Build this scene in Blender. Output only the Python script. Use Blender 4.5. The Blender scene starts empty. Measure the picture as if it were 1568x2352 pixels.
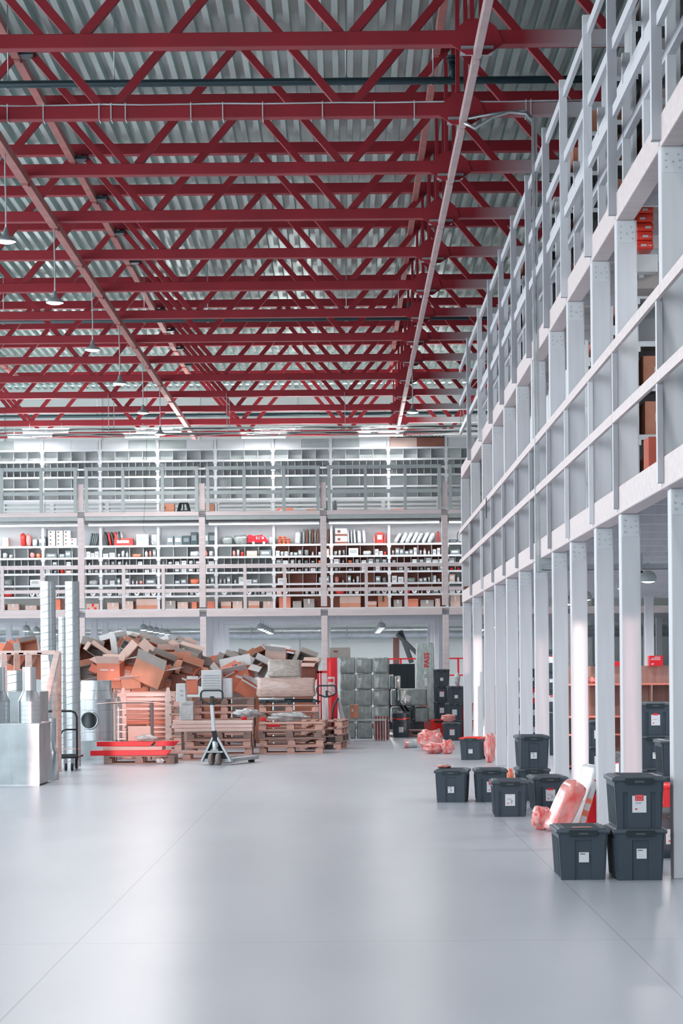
import bpy, bmesh, math, random
from mathutils import Vector, Matrix, Euler
C = bpy.context.scene.collection
S = bpy.context.scene
random.seed(7)
PI = math.pi
# ------------------------------------------------------------------ camera
F = 5100.0; ROLL = 0.0085; VX = 797.0; HY = 1535.0; EYE = 1.6
cam = bpy.data.cameras.new('camera'); co = bpy.data.objects.new('camera', cam); C.objects.link(co)
cam.sensor_fit = 'VERTICAL'; cam.sensor_height = 36.0; cam.sensor_width = 24.0
cam.lens = F / 2352 * 36.0
cam.shift_y = (HY - 1176) / 2352.0
cam.clip_end = 400
co.location = (0, 0, EYE)
yaw = (VX - 784) / F
co.matrix_world = Matrix.Translation((0, 0, EYE)) @ Matrix.Rotation(yaw, 4, 'Z') @ Matrix.Rotation(PI/2, 4, 'X') @ Matrix.Rotation(-ROLL, 4, 'Z')
S.camera = co
# ------------------------------------------------------------------ light
w = bpy.data.worlds.new('daylight'); S.world = w; w.use_nodes = True
bg = w.node_tree.nodes['Background']; bg.inputs[0].default_value = (0.86, 0.95, 1.0, 1); bg.inputs[1].default_value = 3.2
sun = bpy.data.lights.new('low_sun', 'SUN'); sun.energy = 3.0; sun.color = (1.0, 0.74, 0.70); sun.angle = 0.004
SUND = Vector((-0.12, 1.0, -0.012)).normalized()
so = bpy.data.objects.new('low_sun', sun); C.objects.link(so); so.rotation_euler = SUND.to_track_quat('-Z', 'Y').to_euler()
so.location = (5, -20, 6)
vs = S.view_settings
vs.view_transform = 'Standard'; vs.look = 'None'; vs.gamma = 1.0; vs.use_curve_mapping = False
vs.exposure = 0.38
S.cycles.max_bounces = 7; S.cycles.diffuse_bounces = 5; S.cycles.glossy_bounces = 3; S.cycles.transmission_bounces = 3
S.cycles.sample_clamp_indirect = 6.0; S.cycles.caustics_reflective = False; S.cycles.caustics_refractive = False

# ------------------------------------------------------------------ helpers
def drl(px, py):            # photograph pixel -> the same pixel with the camera's slight roll taken out
    return px + ROLL*(HY-py), py + ROLL*(px-784)
def at(px, py, Y):          # the place at depth Y seen at a pixel
    x, y = drl(px, py)
    return (x-VX)*Y/F, EYE + (HY-y)*Y/F
def flo(px, py):            # the place on the floor seen at a pixel
    x, y = drl(px, py); Y = EYE*F/(y-HY)
    return (x-VX)*Y/F, Y
def lin(c): return tuple(((v/255)/12.92 if v/255 <= .04045 else ((v/255+.055)/1.055)**2.4) for v in c) + (1,)
_m = {}
def mat(name, col, rough=.6, metal=0.0, var=.06, scale=6.0, bump=0.0, spec=.5, emit=None, estr=0, stretch=None, col2=None, sharp=False, coat=0):
    if name in _m: return _m[name]
    m = bpy.data.materials.new(name); m.use_nodes = True; nt = m.node_tree; b = nt.nodes['Principled BSDF']
    b.inputs['Roughness'].default_value = rough; b.inputs['Metallic'].default_value = metal
    b.inputs['Specular IOR Level'].default_value = spec
    b.inputs['Coat Weight'].default_value = coat
    c = lin(col)
    tc = nt.nodes.new('ShaderNodeTexCoord'); mp = nt.nodes.new('ShaderNodeMapping'); nt.links.new(tc.outputs['Object'], mp.inputs[0])
    if stretch: mp.inputs['Scale'].default_value = stretch
    nz = nt.nodes.new('ShaderNodeTexNoise'); nz.inputs['Scale'].default_value = scale; nz.inputs['Detail'].default_value = 4
    nt.links.new(mp.outputs[0], nz.inputs['Vector'])
    cr = nt.nodes.new('ShaderNodeValToRGB')
    c2 = lin(col2) if col2 else tuple(min(1, v*(1+var)) for v in c[:3]) + (1,)
    c1 = c if col2 else tuple(v*(1-var) for v in c[:3]) + (1,)
    cr.color_ramp.elements[0].color = c1; cr.color_ramp.elements[1].color = c2
    cr.color_ramp.elements[0].position = .47 if sharp else .3; cr.color_ramp.elements[1].position = .53 if sharp else .7
    nt.links.new(nz.outputs['Fac'], cr.inputs[0]); nt.links.new(cr.outputs[0], b.inputs['Base Color'])
    if bump:
        bp = nt.nodes.new('ShaderNodeBump'); bp.inputs['Strength'].default_value = bump; bp.inputs['Distance'].default_value = .02
        nt.links.new(nz.outputs['Fac'], bp.inputs['Height']); nt.links.new(bp.outputs[0], b.inputs['Normal'])
    if emit:
        b.inputs['Emission Color'].default_value = lin(emit); b.inputs['Emission Strength'].default_value = estr
    _m[name] = m; return m
class MB:
    def __init__(s): s.v = []; s.f = []; s.mi = []; s.sm = []
    def add(s, vs, fs, mi=0, smooth=False):
        o = len(s.v); s.v += [tuple(v) for v in vs]
        for f in fs: s.f.append([i+o for i in f]); s.mi.append(mi); s.sm.append(smooth)
        return s
    def box(s, x0, x1, y0, y1, z0, z1, mi=0, M=None):
        vs = [Vector(p) for p in ((x0,y0,z0),(x1,y0,z0),(x1,y1,z0),(x0,y1,z0),(x0,y0,z1),(x1,y0,z1),(x1,y1,z1),(x0,y1,z1))]
        if M: vs = [M @ v for v in vs]
        return s.add(vs, [(0,3,2,1),(4,5,6,7),(0,1,5,4),(1,2,6,5),(2,3,7,6),(3,0,4,7)], mi)
    def cb(s, c, d, mi=0, R=None):      # box by centre and size
        M = Matrix.Translation(c) @ (R if R else Matrix.Identity(4))
        return s.box(-d[0]/2, d[0]/2, -d[1]/2, d[1]/2, -d[2]/2, d[2]/2, mi, M)
    def bar(s, a, b, wd, ht, mi=0):     # rectangular bar from a to b
        a = Vector(a); b = Vector(b); d = b-a; L = d.length; q = d.to_track_quat('Y', 'Z')
        M = Matrix.Translation(a) @ q.to_matrix().to_4x4()
        return s.box(-wd/2, wd/2, 0, L, -ht/2, ht/2, mi, M)
    def frus(s, z0, z1, a0, b0, a1, b1, mi=0, cap0=True, cap1=True):   # tapered box
        vs = [(-a0,-b0,z0),(a0,-b0,z0),(a0,b0,z0),(-a0,b0,z0),(-a1,-b1,z1),(a1,-b1,z1),(a1,b1,z1),(-a1,b1,z1)]
        fs = [(0,1,5,4),(1,2,6,5),(2,3,7,6),(3,0,4,7)]
        if cap0: fs.append((0,3,2,1))
        if cap1: fs.append((4,5,6,7))
        return s.add(vs, fs, mi)
    def tube(s, pts, r, n=10, mi=0, cap=True, closed=False):
        pts = [Vector(p) for p in pts]; K = len(pts); rings = []
        ref = None
        for i, p in enumerate(pts):
            if closed: t = pts[(i+1) % K] - pts[i-1]
            else: t = pts[min(i+1, K-1)] - pts[max(i-1, 0)]
            t.normalize()
            if ref is None: ref = t.orthogonal().normalized()
            ref = (ref - t*ref.dot(t)).normalized(); bi = t.cross(ref)
            rr = r[i] if isinstance(r, (list, tuple)) else r
            rings.append([p + (ref*math.cos(2*PI*k/n) + bi*math.sin(2*PI*k/n))*rr for k in range(n)])
        vs = [v for g in rings for v in g]; fs = []
        for i in range(K if closed else K-1):
            j = (i+1) % K
            for k in range(n):
                l = (k+1) % n; fs.append((i*n+k, i*n+l, j*n+l, j*n+k))
        if cap and not closed: fs += [tuple(range(n))[::-1], tuple((K-1)*n+k for k in range(n))]
        return s.add(vs, fs, mi, True)
    def lathe(s, prof, n=24, c=(0,0,0), mi=0, cap0=False, cap1=False, axis='Z'):
        vs = []; K = len(prof)
        for r, z in prof:
            for k in range(n):
                a = 2*PI*k/n; p = (r*math.cos(a), r*math.sin(a), z)
                if axis == 'Y': p = (p[0], p[2], p[1])
                if axis == 'X': p = (p[2], p[0], p[1])
                vs.append((p[0]+c[0], p[1]+c[1], p[2]+c[2]))
        fs = [(i*n+k, i*n+(k+1) % n, (i+1)*n+(k+1) % n, (i+1)*n+k) for i in range(K-1) for k in range(n)]
        if axis == 'Y': fs = [f[::-1] for f in fs]
        s.add(vs, fs, mi, True)
        if cap0: s.add(vs[:n], [tuple(range(n))[::-1]], mi)
        if cap1: s.add(vs[-n:], [tuple(range(n))], mi)
        return s
    def poly(s, pts, y0, y1, mi=0):     # outline in x,z extruded in y
        n = len(pts)
        vs = [(p[0], y0, p[1]) for p in pts] + [(p[0], y1, p[1]) for p in pts]
        return s.add(vs, [tuple(range(n)), tuple(range(2*n-1, n-1, -1))] + [(i, i+n, (i+1) % n + n, (i+1) % n) for i in range(n)], mi)
    def blob(s, c, d, seed=0, amp=.08, e=.55, nu=20, nv=12, mi=0):   # puffy rounded block with creases
        rnd = random.Random(seed); ph = [rnd.uniform(0, 6.28) for _ in range(8)]; fr = [rnd.uniform(3, 9) for _ in range(8)]
        sg = lambda v, p: math.copysign(abs(v)**p, v)
        vs = []
        for j in range(nv+1):
            t = -PI/2 + PI*j/nv
            for i in range(nu):
                u = 2*PI*i/nu
                x = sg(math.cos(t), e)*sg(math.cos(u), e); y = sg(math.cos(t), e)*sg(math.sin(u), e); z = sg(math.sin(t), e)
                k = 1 + amp*(math.sin(fr[0]*x+ph[0]+fr[1]*z)*.5 + math.sin(fr[2]*y+ph[1]+fr[3]*x)*.4 + math.sin(2.2*fr[4]*z+ph[2]+fr[5]*u*.0)*.3) - amp
                vs.append((c[0]+x*d[0]/2*k, c[1]+y*d[1]/2*k, c[2]+z*d[2]/2*(k if z > -.8 else 1)))
        fs = [(j*nu+i, j*nu+(i+1) % nu, (j+1)*nu+(i+1) % nu, (j+1)*nu+i) for j in range(nv) for i in range(nu)]
        return s.add(vs, fs, mi, True)
    def build(s, name, mats, parent=None, loc=None, rot=None, bevel=0):
        me = bpy.data.meshes.new(name); me.from_pydata(s.v, [], s.f)
        for m in (mats if isinstance(mats, (list, tuple)) else [mats]): me.materials.append(m)
        me.polygons.foreach_set('material_index', s.mi); me.polygons.foreach_set('use_smooth', s.sm); me.update()
        o = bpy.data.objects.new(name, me); C.objects.link(o)
        if parent: o.parent = parent
        if loc: o.location = loc
        if rot: o.rotation_euler = rot
        if bevel:
            b = o.modifiers.new('bevel', 'BEVEL'); b.width = bevel; b.segments = 2; b.limit_method = 'ANGLE'
        return o
def tag(o, label=None, cat=None, group=None, kind=None):
    if label: o['label'] = label
    if cat: o['category'] = cat
    if group: o['group'] = group
    if kind: o['kind'] = kind
    return o
def thing(name, label, cat, loc=(0,0,0), rz=0, group=None):
    o = bpy.data.objects.new(name, None); C.objects.link(o); o.empty_display_size = .1
    o.location = loc; o.rotation_euler = (0, 0, rz)
    return tag(o, label, cat, group)
KIDS = {}
def dup(root, loc=None, rz=None, label=None, group=None, rot=None, scale=None, swap=None):
    def cp(o, par):
        c = o.copy(); C.objects.link(c); c.parent = par
        if swap and o.type == 'MESH':
            for i, sl in enumerate(c.material_slots):
                if sl.material and sl.material.name in swap:
                    sl.link = 'OBJECT'; sl.material = _m[swap[sl.material.name]]
        for ch in kids(o): cp(ch, c)
        return c
    r = cp(root, None)
    if loc is not None: r.location = loc
    if rz is not None: r.rotation_euler = (0, 0, rz)
    if rot is not None: r.rotation_euler = rot
    if scale is not None: r.scale = scale
    if label: r['label'] = label
    if group: r['group'] = group
    return r
def kids(o):
    k = o.name
    if k not in KIDS: KIDS[k] = list(o.children)
    return KIDS[k]
def struct(name, mb, m, label=None):
    o = mb.build(name, m); o['kind'] = 'structure'
    if label: o['label'] = label
    return o
ORD = ['first','second','third','fourth','fifth','sixth','seventh','eighth','ninth','tenth','eleventh','twelfth','thirteenth','fourteenth','fifteenth','sixteenth','seventeenth','eighteenth','nineteenth','twentieth']
def text_mesh(txt, size, m, parent, loc, rot=(PI/2, 0, 0), name='lettering', bold=0):
    cu = bpy.data.curves.new('t', 'FONT'); cu.body = txt; cu.size = size; cu.align_x = 'CENTER'; cu.align_y = 'CENTER'; cu.extrude = .0008; cu.offset = bold
    cu.resolution_u = 2
    t = bpy.data.objects.new('t', cu); C.objects.link(t)
    bpy.context.view_layer.update()
    me = bpy.data.meshes.new_from_object(t.evaluated_get(bpy.context.evaluated_depsgraph_get()))
    bpy.data.objects.remove(t); bpy.data.curves.remove(cu)
    me.materials.clear(); me.materials.append(m)
    o = bpy.data.objects.new(name, me); C.objects.link(o); o.parent = parent; o.location = loc; o.rotation_euler = rot
    return o

# ------------------------------------------------------------------ materials
white = mat('white_timber', (205,206,211), .55, var=.05, scale=2.5, stretch=(6,6,.5), bump=.05)
pinkw = mat('pale_timber', (210,197,197), .6, var=.07, scale=3, stretch=(.5,3,6), bump=.05)
wsteel = mat('white_steel', (208,211,215), .4, var=.02)
red = mat('red_steel', (138,20,36), .5, var=.14, scale=1.2)
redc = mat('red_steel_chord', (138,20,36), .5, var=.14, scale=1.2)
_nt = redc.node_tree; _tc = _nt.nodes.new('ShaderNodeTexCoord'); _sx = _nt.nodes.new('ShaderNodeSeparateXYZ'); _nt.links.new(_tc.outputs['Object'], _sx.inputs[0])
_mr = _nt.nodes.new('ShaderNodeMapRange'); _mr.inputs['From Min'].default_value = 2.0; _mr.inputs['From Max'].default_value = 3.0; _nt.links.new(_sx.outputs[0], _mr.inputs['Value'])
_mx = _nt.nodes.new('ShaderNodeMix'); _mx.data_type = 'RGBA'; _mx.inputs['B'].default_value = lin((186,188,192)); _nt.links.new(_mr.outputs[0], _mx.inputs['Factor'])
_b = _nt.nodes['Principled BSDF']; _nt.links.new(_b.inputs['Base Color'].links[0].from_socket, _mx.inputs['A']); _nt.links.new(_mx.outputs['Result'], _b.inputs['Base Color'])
redp = mat('pale_red_steel', (168,104,100), .5, var=.2, scale=2)
paler = mat('red_steel_pale_lit', (186,162,162), .5, var=.12, scale=3)  # red steel with pale reflected light put into its colour
galv = mat('galvanised_steel', (178,184,188), .34, metal=.85, var=.12, scale=5)
galv2 = mat('galvanised_sheet', (170,178,182), .42, metal=.7, var=.18, scale=3)
dpipe = mat('dark_pipe', (26,52,60), .35, var=.1)
dark = mat('slate_plastic', (56,68,79), .5, var=.05, scale=3)
darker = mat('dark_plastic', (22,38,43), .5, var=.05)
lidm = mat('lid_plastic', (76,84,93), .45, var=.06)
black = mat('black_steel', (32,44,48), .45, var=.1)
orange = mat('orange_plastic', (236,58,42), .4, var=.05)
redplas = mat('red_plastic', (222,10,34), .4, var=.05)
paper = mat('paper', (214,216,220), .7, var=.02)
ink = mat('ink', (70,74,82), .7)
redink = mat('red_ink', (216,40,44), .7)
wood = mat('pallet_wood', (214,168,154), .75, var=.22, scale=3, stretch=(.6,5,5), bump=.15)
woodd = mat('pallet_wood_dark', (146,122,114), .8, var=.22, scale=3, stretch=(.6,5,5), bump=.15)
woodl = mat('fresh_planed_wood', (242,216,208), .65, var=.12, scale=3, stretch=(.5,5,5), bump=.08)
card = mat('cardboard', (192,132,108), .8, var=.08, scale=4)
cardp = mat('pale_cardboard', (206,178,168), .8, var=.06, scale=4)
cardd = mat('dark_cardboard', (132,84,72), .8, var=.1, scale=4)
cardg = mat('grey_cardboard', (158,152,148), .8, var=.08, scale=4)
cardw = mat('white_cardboard', (204,206,208), .7, var=.05, scale=4)
cardo = mat('orange_cardboard', (214,128,104), .75, var=.06, scale=4)
greyp = mat('grey_panel', (168,176,176), .7, var=.05)
wfilm = mat('clear_film', (190,194,196), .18, var=.22, scale=9, bump=.5, coat=.6, stretch=(1,1,.5))
gfilm = mat('film_over_grey', (134,144,142), .22, var=.2, scale=5, bump=.35, coat=.8, stretch=(1.5,1,.6))
rackback = mat('rack_back_panel', (206,212,211), .7, var=.03)
rackbrown = mat('rack_back_hardboard', (170,108,94), .8, var=.08)
pfilm = mat('film_over_card', (200,172,162), .22, var=.12, scale=10, bump=.5, coat=.8)
rfilm = mat('film_over_red', (230,40,34), .2, scale=5.5, bump=.8, coat=.8, col2=(226,186,180), stretch=(1.3,1,.7))
rpack = mat('red_packaging', (224,60,54), .35, var=.1, scale=9)
opack = mat('orange_packaging', (242,136,104), .4, var=.12, scale=9)
bpack = mat('bluegrey_packaging', (116,128,132), .45, var=.15, scale=9)
dpack = mat('dark_packaging', (54,70,74), .45, var=.15, scale=9)
wpack = mat('white_packaging', (210,212,216), .4, var=.06, scale=9)
pinkp = mat('pink_packaging', (232,150,146), .45, var=.12, scale=9)
tubeM = mat('lamp_tube', (255,255,255), .5, emit=(255,255,255), estr=4.5)
lampM = mat('lamp_glass', (255,255,255), .5, emit=(255,252,250), estr=9)
spotM = mat('led_glass', (255,255,255), .5, emit=(255,255,255), estr=5)
brush = mat('brushed_duct', (196,202,206), .3, metal=.9, var=.1, scale=2, stretch=(14,14,.3))
# ================================================================== THE BUILDING
YK = [16.65, 19.4, 21.35, 23.7, 25.8, 28.3, 30.8, 33.3, 35.9, 38.7, 42.2, 45.8]      # depth of the right-hand column row
XR = 2.485; L1B, L1T, L2B, L2T = 2.93, 3.17, 5.50, 5.74
FY = 56.0
# floor
fm = bpy.data.materials.new('polished_concrete'); fm.use_nodes = True; nt = fm.node_tree; b = nt.nodes['Principled BSDF']
tc = nt.nodes.new('ShaderNodeTexCoord'); n1 = nt.nodes.new('ShaderNodeTexNoise'); n1.inputs['Scale'].default_value = .7; n1.inputs['Detail'].default_value = 3
mp = nt.nodes.new('ShaderNodeMapping'); mp.inputs['Scale'].default_value = (1, .25, 1)
nt.links.new(tc.outputs['Object'], mp.inputs[0]); nt.links.new(mp.outputs[0], n1.inputs['Vector'])
cr = nt.nodes.new('ShaderNodeValToRGB'); cr.color_ramp.elements[0].color = lin((178,183,193)); cr.color_ramp.elements[1].color = lin((195,200,209))
cr.color_ramp.elements[0].position = .3; cr.color_ramp.elements[1].position = .7
nt.links.new(n1.outputs['Fac'], cr.inputs[0])
sx = nt.nodes.new('ShaderNodeSeparateXYZ'); nt.links.new(tc.outputs['Object'], sx.inputs[0])
def mth(op, a, bb, c=None):
    n = nt.nodes.new('ShaderNodeMath'); n.operation = op
    for i, q in enumerate((a, bb, c)):
        if q is None: continue
        if isinstance(q, (int, float)): n.inputs[i].default_value = q
        else: nt.links.new(q, n.inputs[i])
    return n.outputs[0]
def joint(o, period, off, half):
    t = mth('ADD', o, off + 1000*period); t = mth('MODULO', t, period); t = mth('SUBTRACT', t, period/2); t = mth('ABSOLUTE', t, None); return mth('LESS_THAN', t, half)
jx = joint(sx.outputs[0], 3.2, 0.0, .004); jy = joint(sx.outputs[1], 12.0, 5.0, .006)
jj = mth('MAXIMUM', jx, jy)
mx = nt.nodes.new('ShaderNodeMix'); mx.data_type = 'RGBA'; nt.links.new(mth('MULTIPLY', jj, .55), mx.inputs['Factor']); nt.links.new(cr.outputs[0], mx.inputs['A'])
mx.inputs['B'].default_value = lin((110,112,116)); nt.links.new(mx.outputs['Result'], b.inputs['Base Color'])
n2 = nt.nodes.new('ShaderNodeTexNoise'); n2.inputs['Scale'].default_value = .8; n2.inputs['Detail'].default_value = 2; nt.links.new(tc.outputs['Object'], n2.inputs['Vector'])
mr = nt.nodes.new('ShaderNodeMapRange'); mr.inputs['To Min'].default_value = .27; mr.inputs['To Max'].default_value = .3; nt.links.new(n2.outputs['Fac'], mr.inputs['Value'])
nt.links.new(mr.outputs[0], b.inputs['Roughness']); b.inputs['Specular IOR Level'].default_value = .35
struct('floor', MB().box(-14, 14, -12, 70.5, -.2, 0), fm)
# corrugated roof deck, ribs along the hall
HD = 10.52; rib = .22
mb = MB(); n = int(28/rib); prof = []
for i in range(n):
    x = -14 + i*rib
    prof += [(x, HD), (x+.085, HD), (x+.095, HD+.13), (x+.21, HD+.13)]
prof.append((14, HD))
vs_ = []
for x, z in prof: vs_ += [(x, -12, z), (x, 70.5, z)]
mb.add(vs_, [(2*i, 2*i+1, 2*i+3, 2*i+2) for i in range(len(prof)-1)])
roofm = mat('corrugated_roof_steel', (190,210,207), .34, metal=.5, var=.1, scale=1.6, stretch=(5,.35,1))
mb.box(-14, 14, -12, 70.5, HD+.16, HD+.24)
struct('ceiling', mb, roofm)
wallm = mat('wall_panel', (192,199,199), .7, var=.03, scale=.4)
mb = MB().box(-14, 14, 70.5, 70.7, 0, HD+.1)
for i in range(-2, 3): pass
for x in [-14 + 3.1*i for i in range(10)]: mb.box(x, x+.09, 70.45, 70.5, 0, HD)
for z in (1.45, 3.2, 5.2, 7.4, 9.2): mb.box(-14, 14, 70.485, 70.5, z, z+.02)
struct('wall_far', mb, wallm)
struct('wall_right', MB().box(14, 14.2, -12, 70.7, 0, HD+.1), wallm)
mb = MB().box(-14.2, -14, -12, 70.7, 0, 1.1).box(-14.2, -14, -12, 70.7, 9.8, HD+.1)
for i in range(12): mb.box(-14.2, -14, -12+i*7.95, -11.5+i*7.95, 1.1, 9.8)
struct('wall_left', mb, wallm)
# unseen back wall: added slots aim the low sun, left part open for light
SL = []
for k, wd, z1, ti in ((1, .19, 2.02, .6), (3, .15, 2.05, 1), (5, .17, 1.95, .5), (10, .17, 2.15, 1), (11, .17, 2.15, .6)):
    SL.append((XR + .12*(YK[k]+12), wd, z1 + .012*(YK[k]+12), ti))
SL.append((-5.3+.12*(39.3+12), .22, 2.3, .9)); SL.append((-3.9+.12*(41+12), .95, 2.3, .75))
SL.sort()
mb = MB(); x = -3.0
for c, wd, z1, _t in SL:
    if c-wd/2 > x: mb.box(x, c-wd/2, -12.2, -12, 0, HD)
    mb.box(max(x, c-wd/2), c+wd/2, -12.2, -12, z1, HD); mb.box(max(x, c-wd/2), c+wd/2, -12.2, -12, 0, .45)
    x = c+wd/2
mb.box(x, 14.2, -12.2, -12, 0, HD)
struct('wall_back', mb, wallm)
pane = {}  # added panes that weaken the sun through some of the slots
for i, (c, wd, z1, tint) in enumerate(SL):
    if tint >= 1: continue
    if tint not in pane:
        pm = bpy.data.materials.new('sun_dimming_pane'); pm.use_nodes = True; n_ = pm.node_tree; n_.nodes.clear()
        a_ = n_.nodes.new('ShaderNodeBsdfTransparent'); a_.inputs[0].default_value = (tint, tint*.9, tint*.9, 1); q_ = n_.nodes.new('ShaderNodeOutputMaterial'); n_.links.new(a_.outputs[0], q_.inputs[0]); pane[tint] = pm
    struct('sun_filter_%d' % (i+1), MB().box(c-wd/2, c+wd/2, -12.12, -12.11, .45, z1), pane[tint])

# ------------------------------------------------------------------ roof trusses
ZB, ZT = 8.6, 10.37                      # chord centre heights
TY = [24.75 + 3.17*k for k in range(-3, 14)]
def make_truss():
    t = thing('roof_truss', 'x', 'roof truss', (0, 0, 0))
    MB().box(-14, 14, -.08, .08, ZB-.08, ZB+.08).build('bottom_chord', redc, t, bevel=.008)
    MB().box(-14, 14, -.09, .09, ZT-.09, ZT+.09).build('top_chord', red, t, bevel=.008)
    for n_ in range(-4, 5):
        xb = .05 + 3.0*n_
        for s in (-1, 1):
            xt = xb + s*1.43
            if abs(xt) > 13.9 or abs(xb) > 13.9: continue
            MB().bar((xb+s*.07, 0, ZB+.07), (xt, 0, ZT-.08), .09, .10).build('diagonal', red, t)
    for xx in (1.5,):
        MB().box(xx-.075, xx-.025, -.06, .06, ZB-.05, ZT).build('vertical_post', red, t)
        MB().box(xx+.03, xx+.08, -.06, .06, ZB-.05, ZT).build('vertical_post', red, t)
        g = MB(); g.poly([(xx-.3, ZB-.08), (xx-.12, ZB-.2), (xx+.12, ZB-.2), (xx+.3, ZB-.08), (xx+.22, ZB+.1), (xx+.1, ZB+.2), (xx-.1, ZB+.2), (xx-.22, ZB+.1)], -.1, -.085)
        g.build('gusset_plate', red, t)
        MB().cb((xx, 0, ZB-.13), (.36, .3, .03)).build('base_plate', galv, t)
    for xx in (-4.45,):
        MB().cb((xx, -.1, ZT-.17), (.3, .25, .05)).build('bearing_plate', dpipe, t)
    return t
truss = make_truss()
for i, y in enumerate(TY):
    o = truss if i == 0 else dup(truss)
    o.location = (0, y, 0)
    o['label'] = 'red steel roof truss spanning the hall, %s counted from the camera end' % ORD[i]
    o['group'] = 'red steel roof trusses'
def run(name, x, z, wd, ht, m, lab, cat, grp, drop=0):
    first = None
    for i in range(len(TY)-1):
        if first is None:
            first = thing(name, 'x', cat, (x, TY[i], z), 0, grp)
            MB().box(-wd/2, wd/2, .1, 3.07, -ht/2, ht/2).build('square_tube', m, first, bevel=.005)
            MB().box(-wd*.35, wd*.35, -.05, .1, -ht*.7, -ht*.1).build('end_plate', m, first)
            o = first
        else: o = dup(first, (x, TY[i], z))
        o['label'] = lab + ', %s bay from camera' % ORD[i]
run('tie_strut', 1.5, ZB-.19, .085, .11, paler, 'red tie strut coloured pale as if lit, under the right side of the trusses', 'strut', 'right tie struts')
run('tie_strut', -4.45, ZB-.13, .12, .12, redp, 'pinkish red tie strut under the left side of the trusses', 'strut', 'left tie struts')
run('purlin', -4.55, ZT-.16, .12, .12, redp, 'pale red purlin between the upper chords on the left', 'purlin', 'upper left purlins')
run('purlin', 1.32, ZT-.16, .10, .12, redp, 'red purlin between the upper chords on the right', 'purlin', 'upper right purlins')
run('purlin', -9.6, ZT-.16, .12, .12, redp, 'red purlin between the upper chords at far left', 'purlin', 'outer left purlins')
# sprinkler mains
def main_pipe(y, zz, lab):
    t = thing('sprinkler_pipe', lab, 'pipe', (0, y, zz), 0)
    MB().tube([(-14, 0, 0), (14, 0, 0)], .05, 14).build('pipe', dpipe, t)
    for x in (-10.5, -7.5, -4.4, -3.0, .05, 1.2, 4.0, 7, 10):
        MB().tube([(x, 0, .04), (x, 0, HD-zz)], .009, 6).tube([(x+.06*math.cos(a), 0, .06*math.sin(a)) for a in [k*PI/6 for k in range(12)]], .007, 5, closed=True).build('hanger', galv, t)
    r = MB().tube([(1.45, 0, 0), (1.45, 0, .28)], .045, 12).lathe([(.075, .24), (.075, .27)], 14, (1.45, 0, 0), cap0=True, cap1=True).lathe([(.075, .29), (.075, .32)], 14, (1.45, 0, 0), cap0=True, cap1=True)
    r.build('riser', dpipe, t)
main_pipe(29.25, 9.33, 'dark sprinkler pipe crossing just behind the nearest visible truss')
main_pipe(48.9, 9.3, 'dark sprinkler pipe crossing the middle of the roof')
main_pipe(67.2, 9.3, 'dark sprinkler pipe crossing in front of the far wall')
# strapped cable on one bottom chord, and the conduit that drops down the mezzanine
yc = TY[4]
t = thing('power_cable', 'thin white cable strapped along the bottom chord of a roof truss', 'cable', (0, yc, ZB))
MB().tube([(x*.5-8, -.06+.01*math.sin(x*1.7), .095+.006*math.sin(x*2.1)) for x in range(0, 23)], .012, 6).build('cable', wsteel, t)
for x in (-4.2, -3.75, -3.05, -2.9, -2.72, -1.9, -1.5, -1.0, -.25, .4, .9, 1.55, 2.3, 2.36, -5.2, -6.1, 3.0, 3.05):
    MB().box(x-.006, x+.006, -.1, .1, -.1, -.094).box(x-.006, x+.006, -.1, -.092, -.1, .11).build('cable_tie', wsteel, t)
yc = 27.3; t = thing('conduit', 'pale metal conduit dropping from the roof down the right mezzanine front', 'conduit', (0, yc, 0))
xv = at(1231, 800, yc)[0]
MB().tube([(1.5, 0, 8.3), (1.62, 0, 8.22), (1.85, 0, 8.36), (2.05, 0, 8.42), (xv-.1, 0, 8.4), (xv-.02, 0, 8.3)], .022, 8).tube([(1.55, .05, 8.36), (1.9, .05, 8.42), (xv-.12, .05, 8.45), (xv+.02, .05, 8.32)], .016, 8).build('flexible_pipe', galv, t)
MB().box(xv-.035, xv-.004, -.04, .03, 2.75, 8.34).box(xv+.006, xv+.03, -.03, .03, 2.75, 8.34).build('channel', galv, t)
MB().cb((xv+.12, .02, 2.86), (.26, .16, .2)).build('junction_box', greyp, t, bevel=.01)
t = thing('cable_tray', 'grey metal cable tray under the right mezzanine deck', 'cable tray', (3.9, 27.35, 2.78))
mb = MB().box(-1.5, 4, -.12, -.11, 0, .07).box(-1.5, 4, .11, .12, 0, .07).box(-1.5, 4, -.12, .12, 0, .006)
mb.build('tray', galv, t)
for x in (-.3, 1.2, 2.7): MB().box(x, x+.03, -.14, -.12, -.04, .2).box(x, x+.03, -.14, .14, -.04, -.02).build('bracket', galv, t)

# ------------------------------------------------------------------ pendant lamps
def make_pendant():
    t = thing('pendant_lamp', 'x', 'lamp', (0, 0, 0))
    MB().lathe([(.018, .18), (.03, .15), (.04, .10), (.05, .07), (.115, .035), (.138, .0), (.132, -.012), (.12, 0)], 24, cap0=False).build('lamp_shade', galv, t)
    MB().lathe([(.128, -.008), (.08, -.026), (.001, -.032)], 24).build('bulb', lampM, t)
    MB().tube([(0, 0, .18), (.005, 0, .5), (-.004, 0, .9), (0, 0, 1.22)], .011, 6).build('cord', greyp, t)
    MB().tube([(.03*math.cos(a), 0, 1.25+.05*math.sin(a)) for a in [k*PI/5 for k in range(10)]], .006, 5, closed=True).build('hook', greyp, t)
    l = bpy.data.lights.new('pendant_light', 'AREA'); l.shape = 'DISK'; l.size = .3; l.energy = 85; l.color = (1, .97, .96)
    lo = bpy.data.objects.new('pendant_light', l); C.objects.link(lo); lo.parent = t; lo.location = (0, 0, -.04)
    return t
pend = make_pendant(); first = True
ys = [5100*5.71/h for h in (995, 852, 742, 663, 595, 545)]
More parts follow.
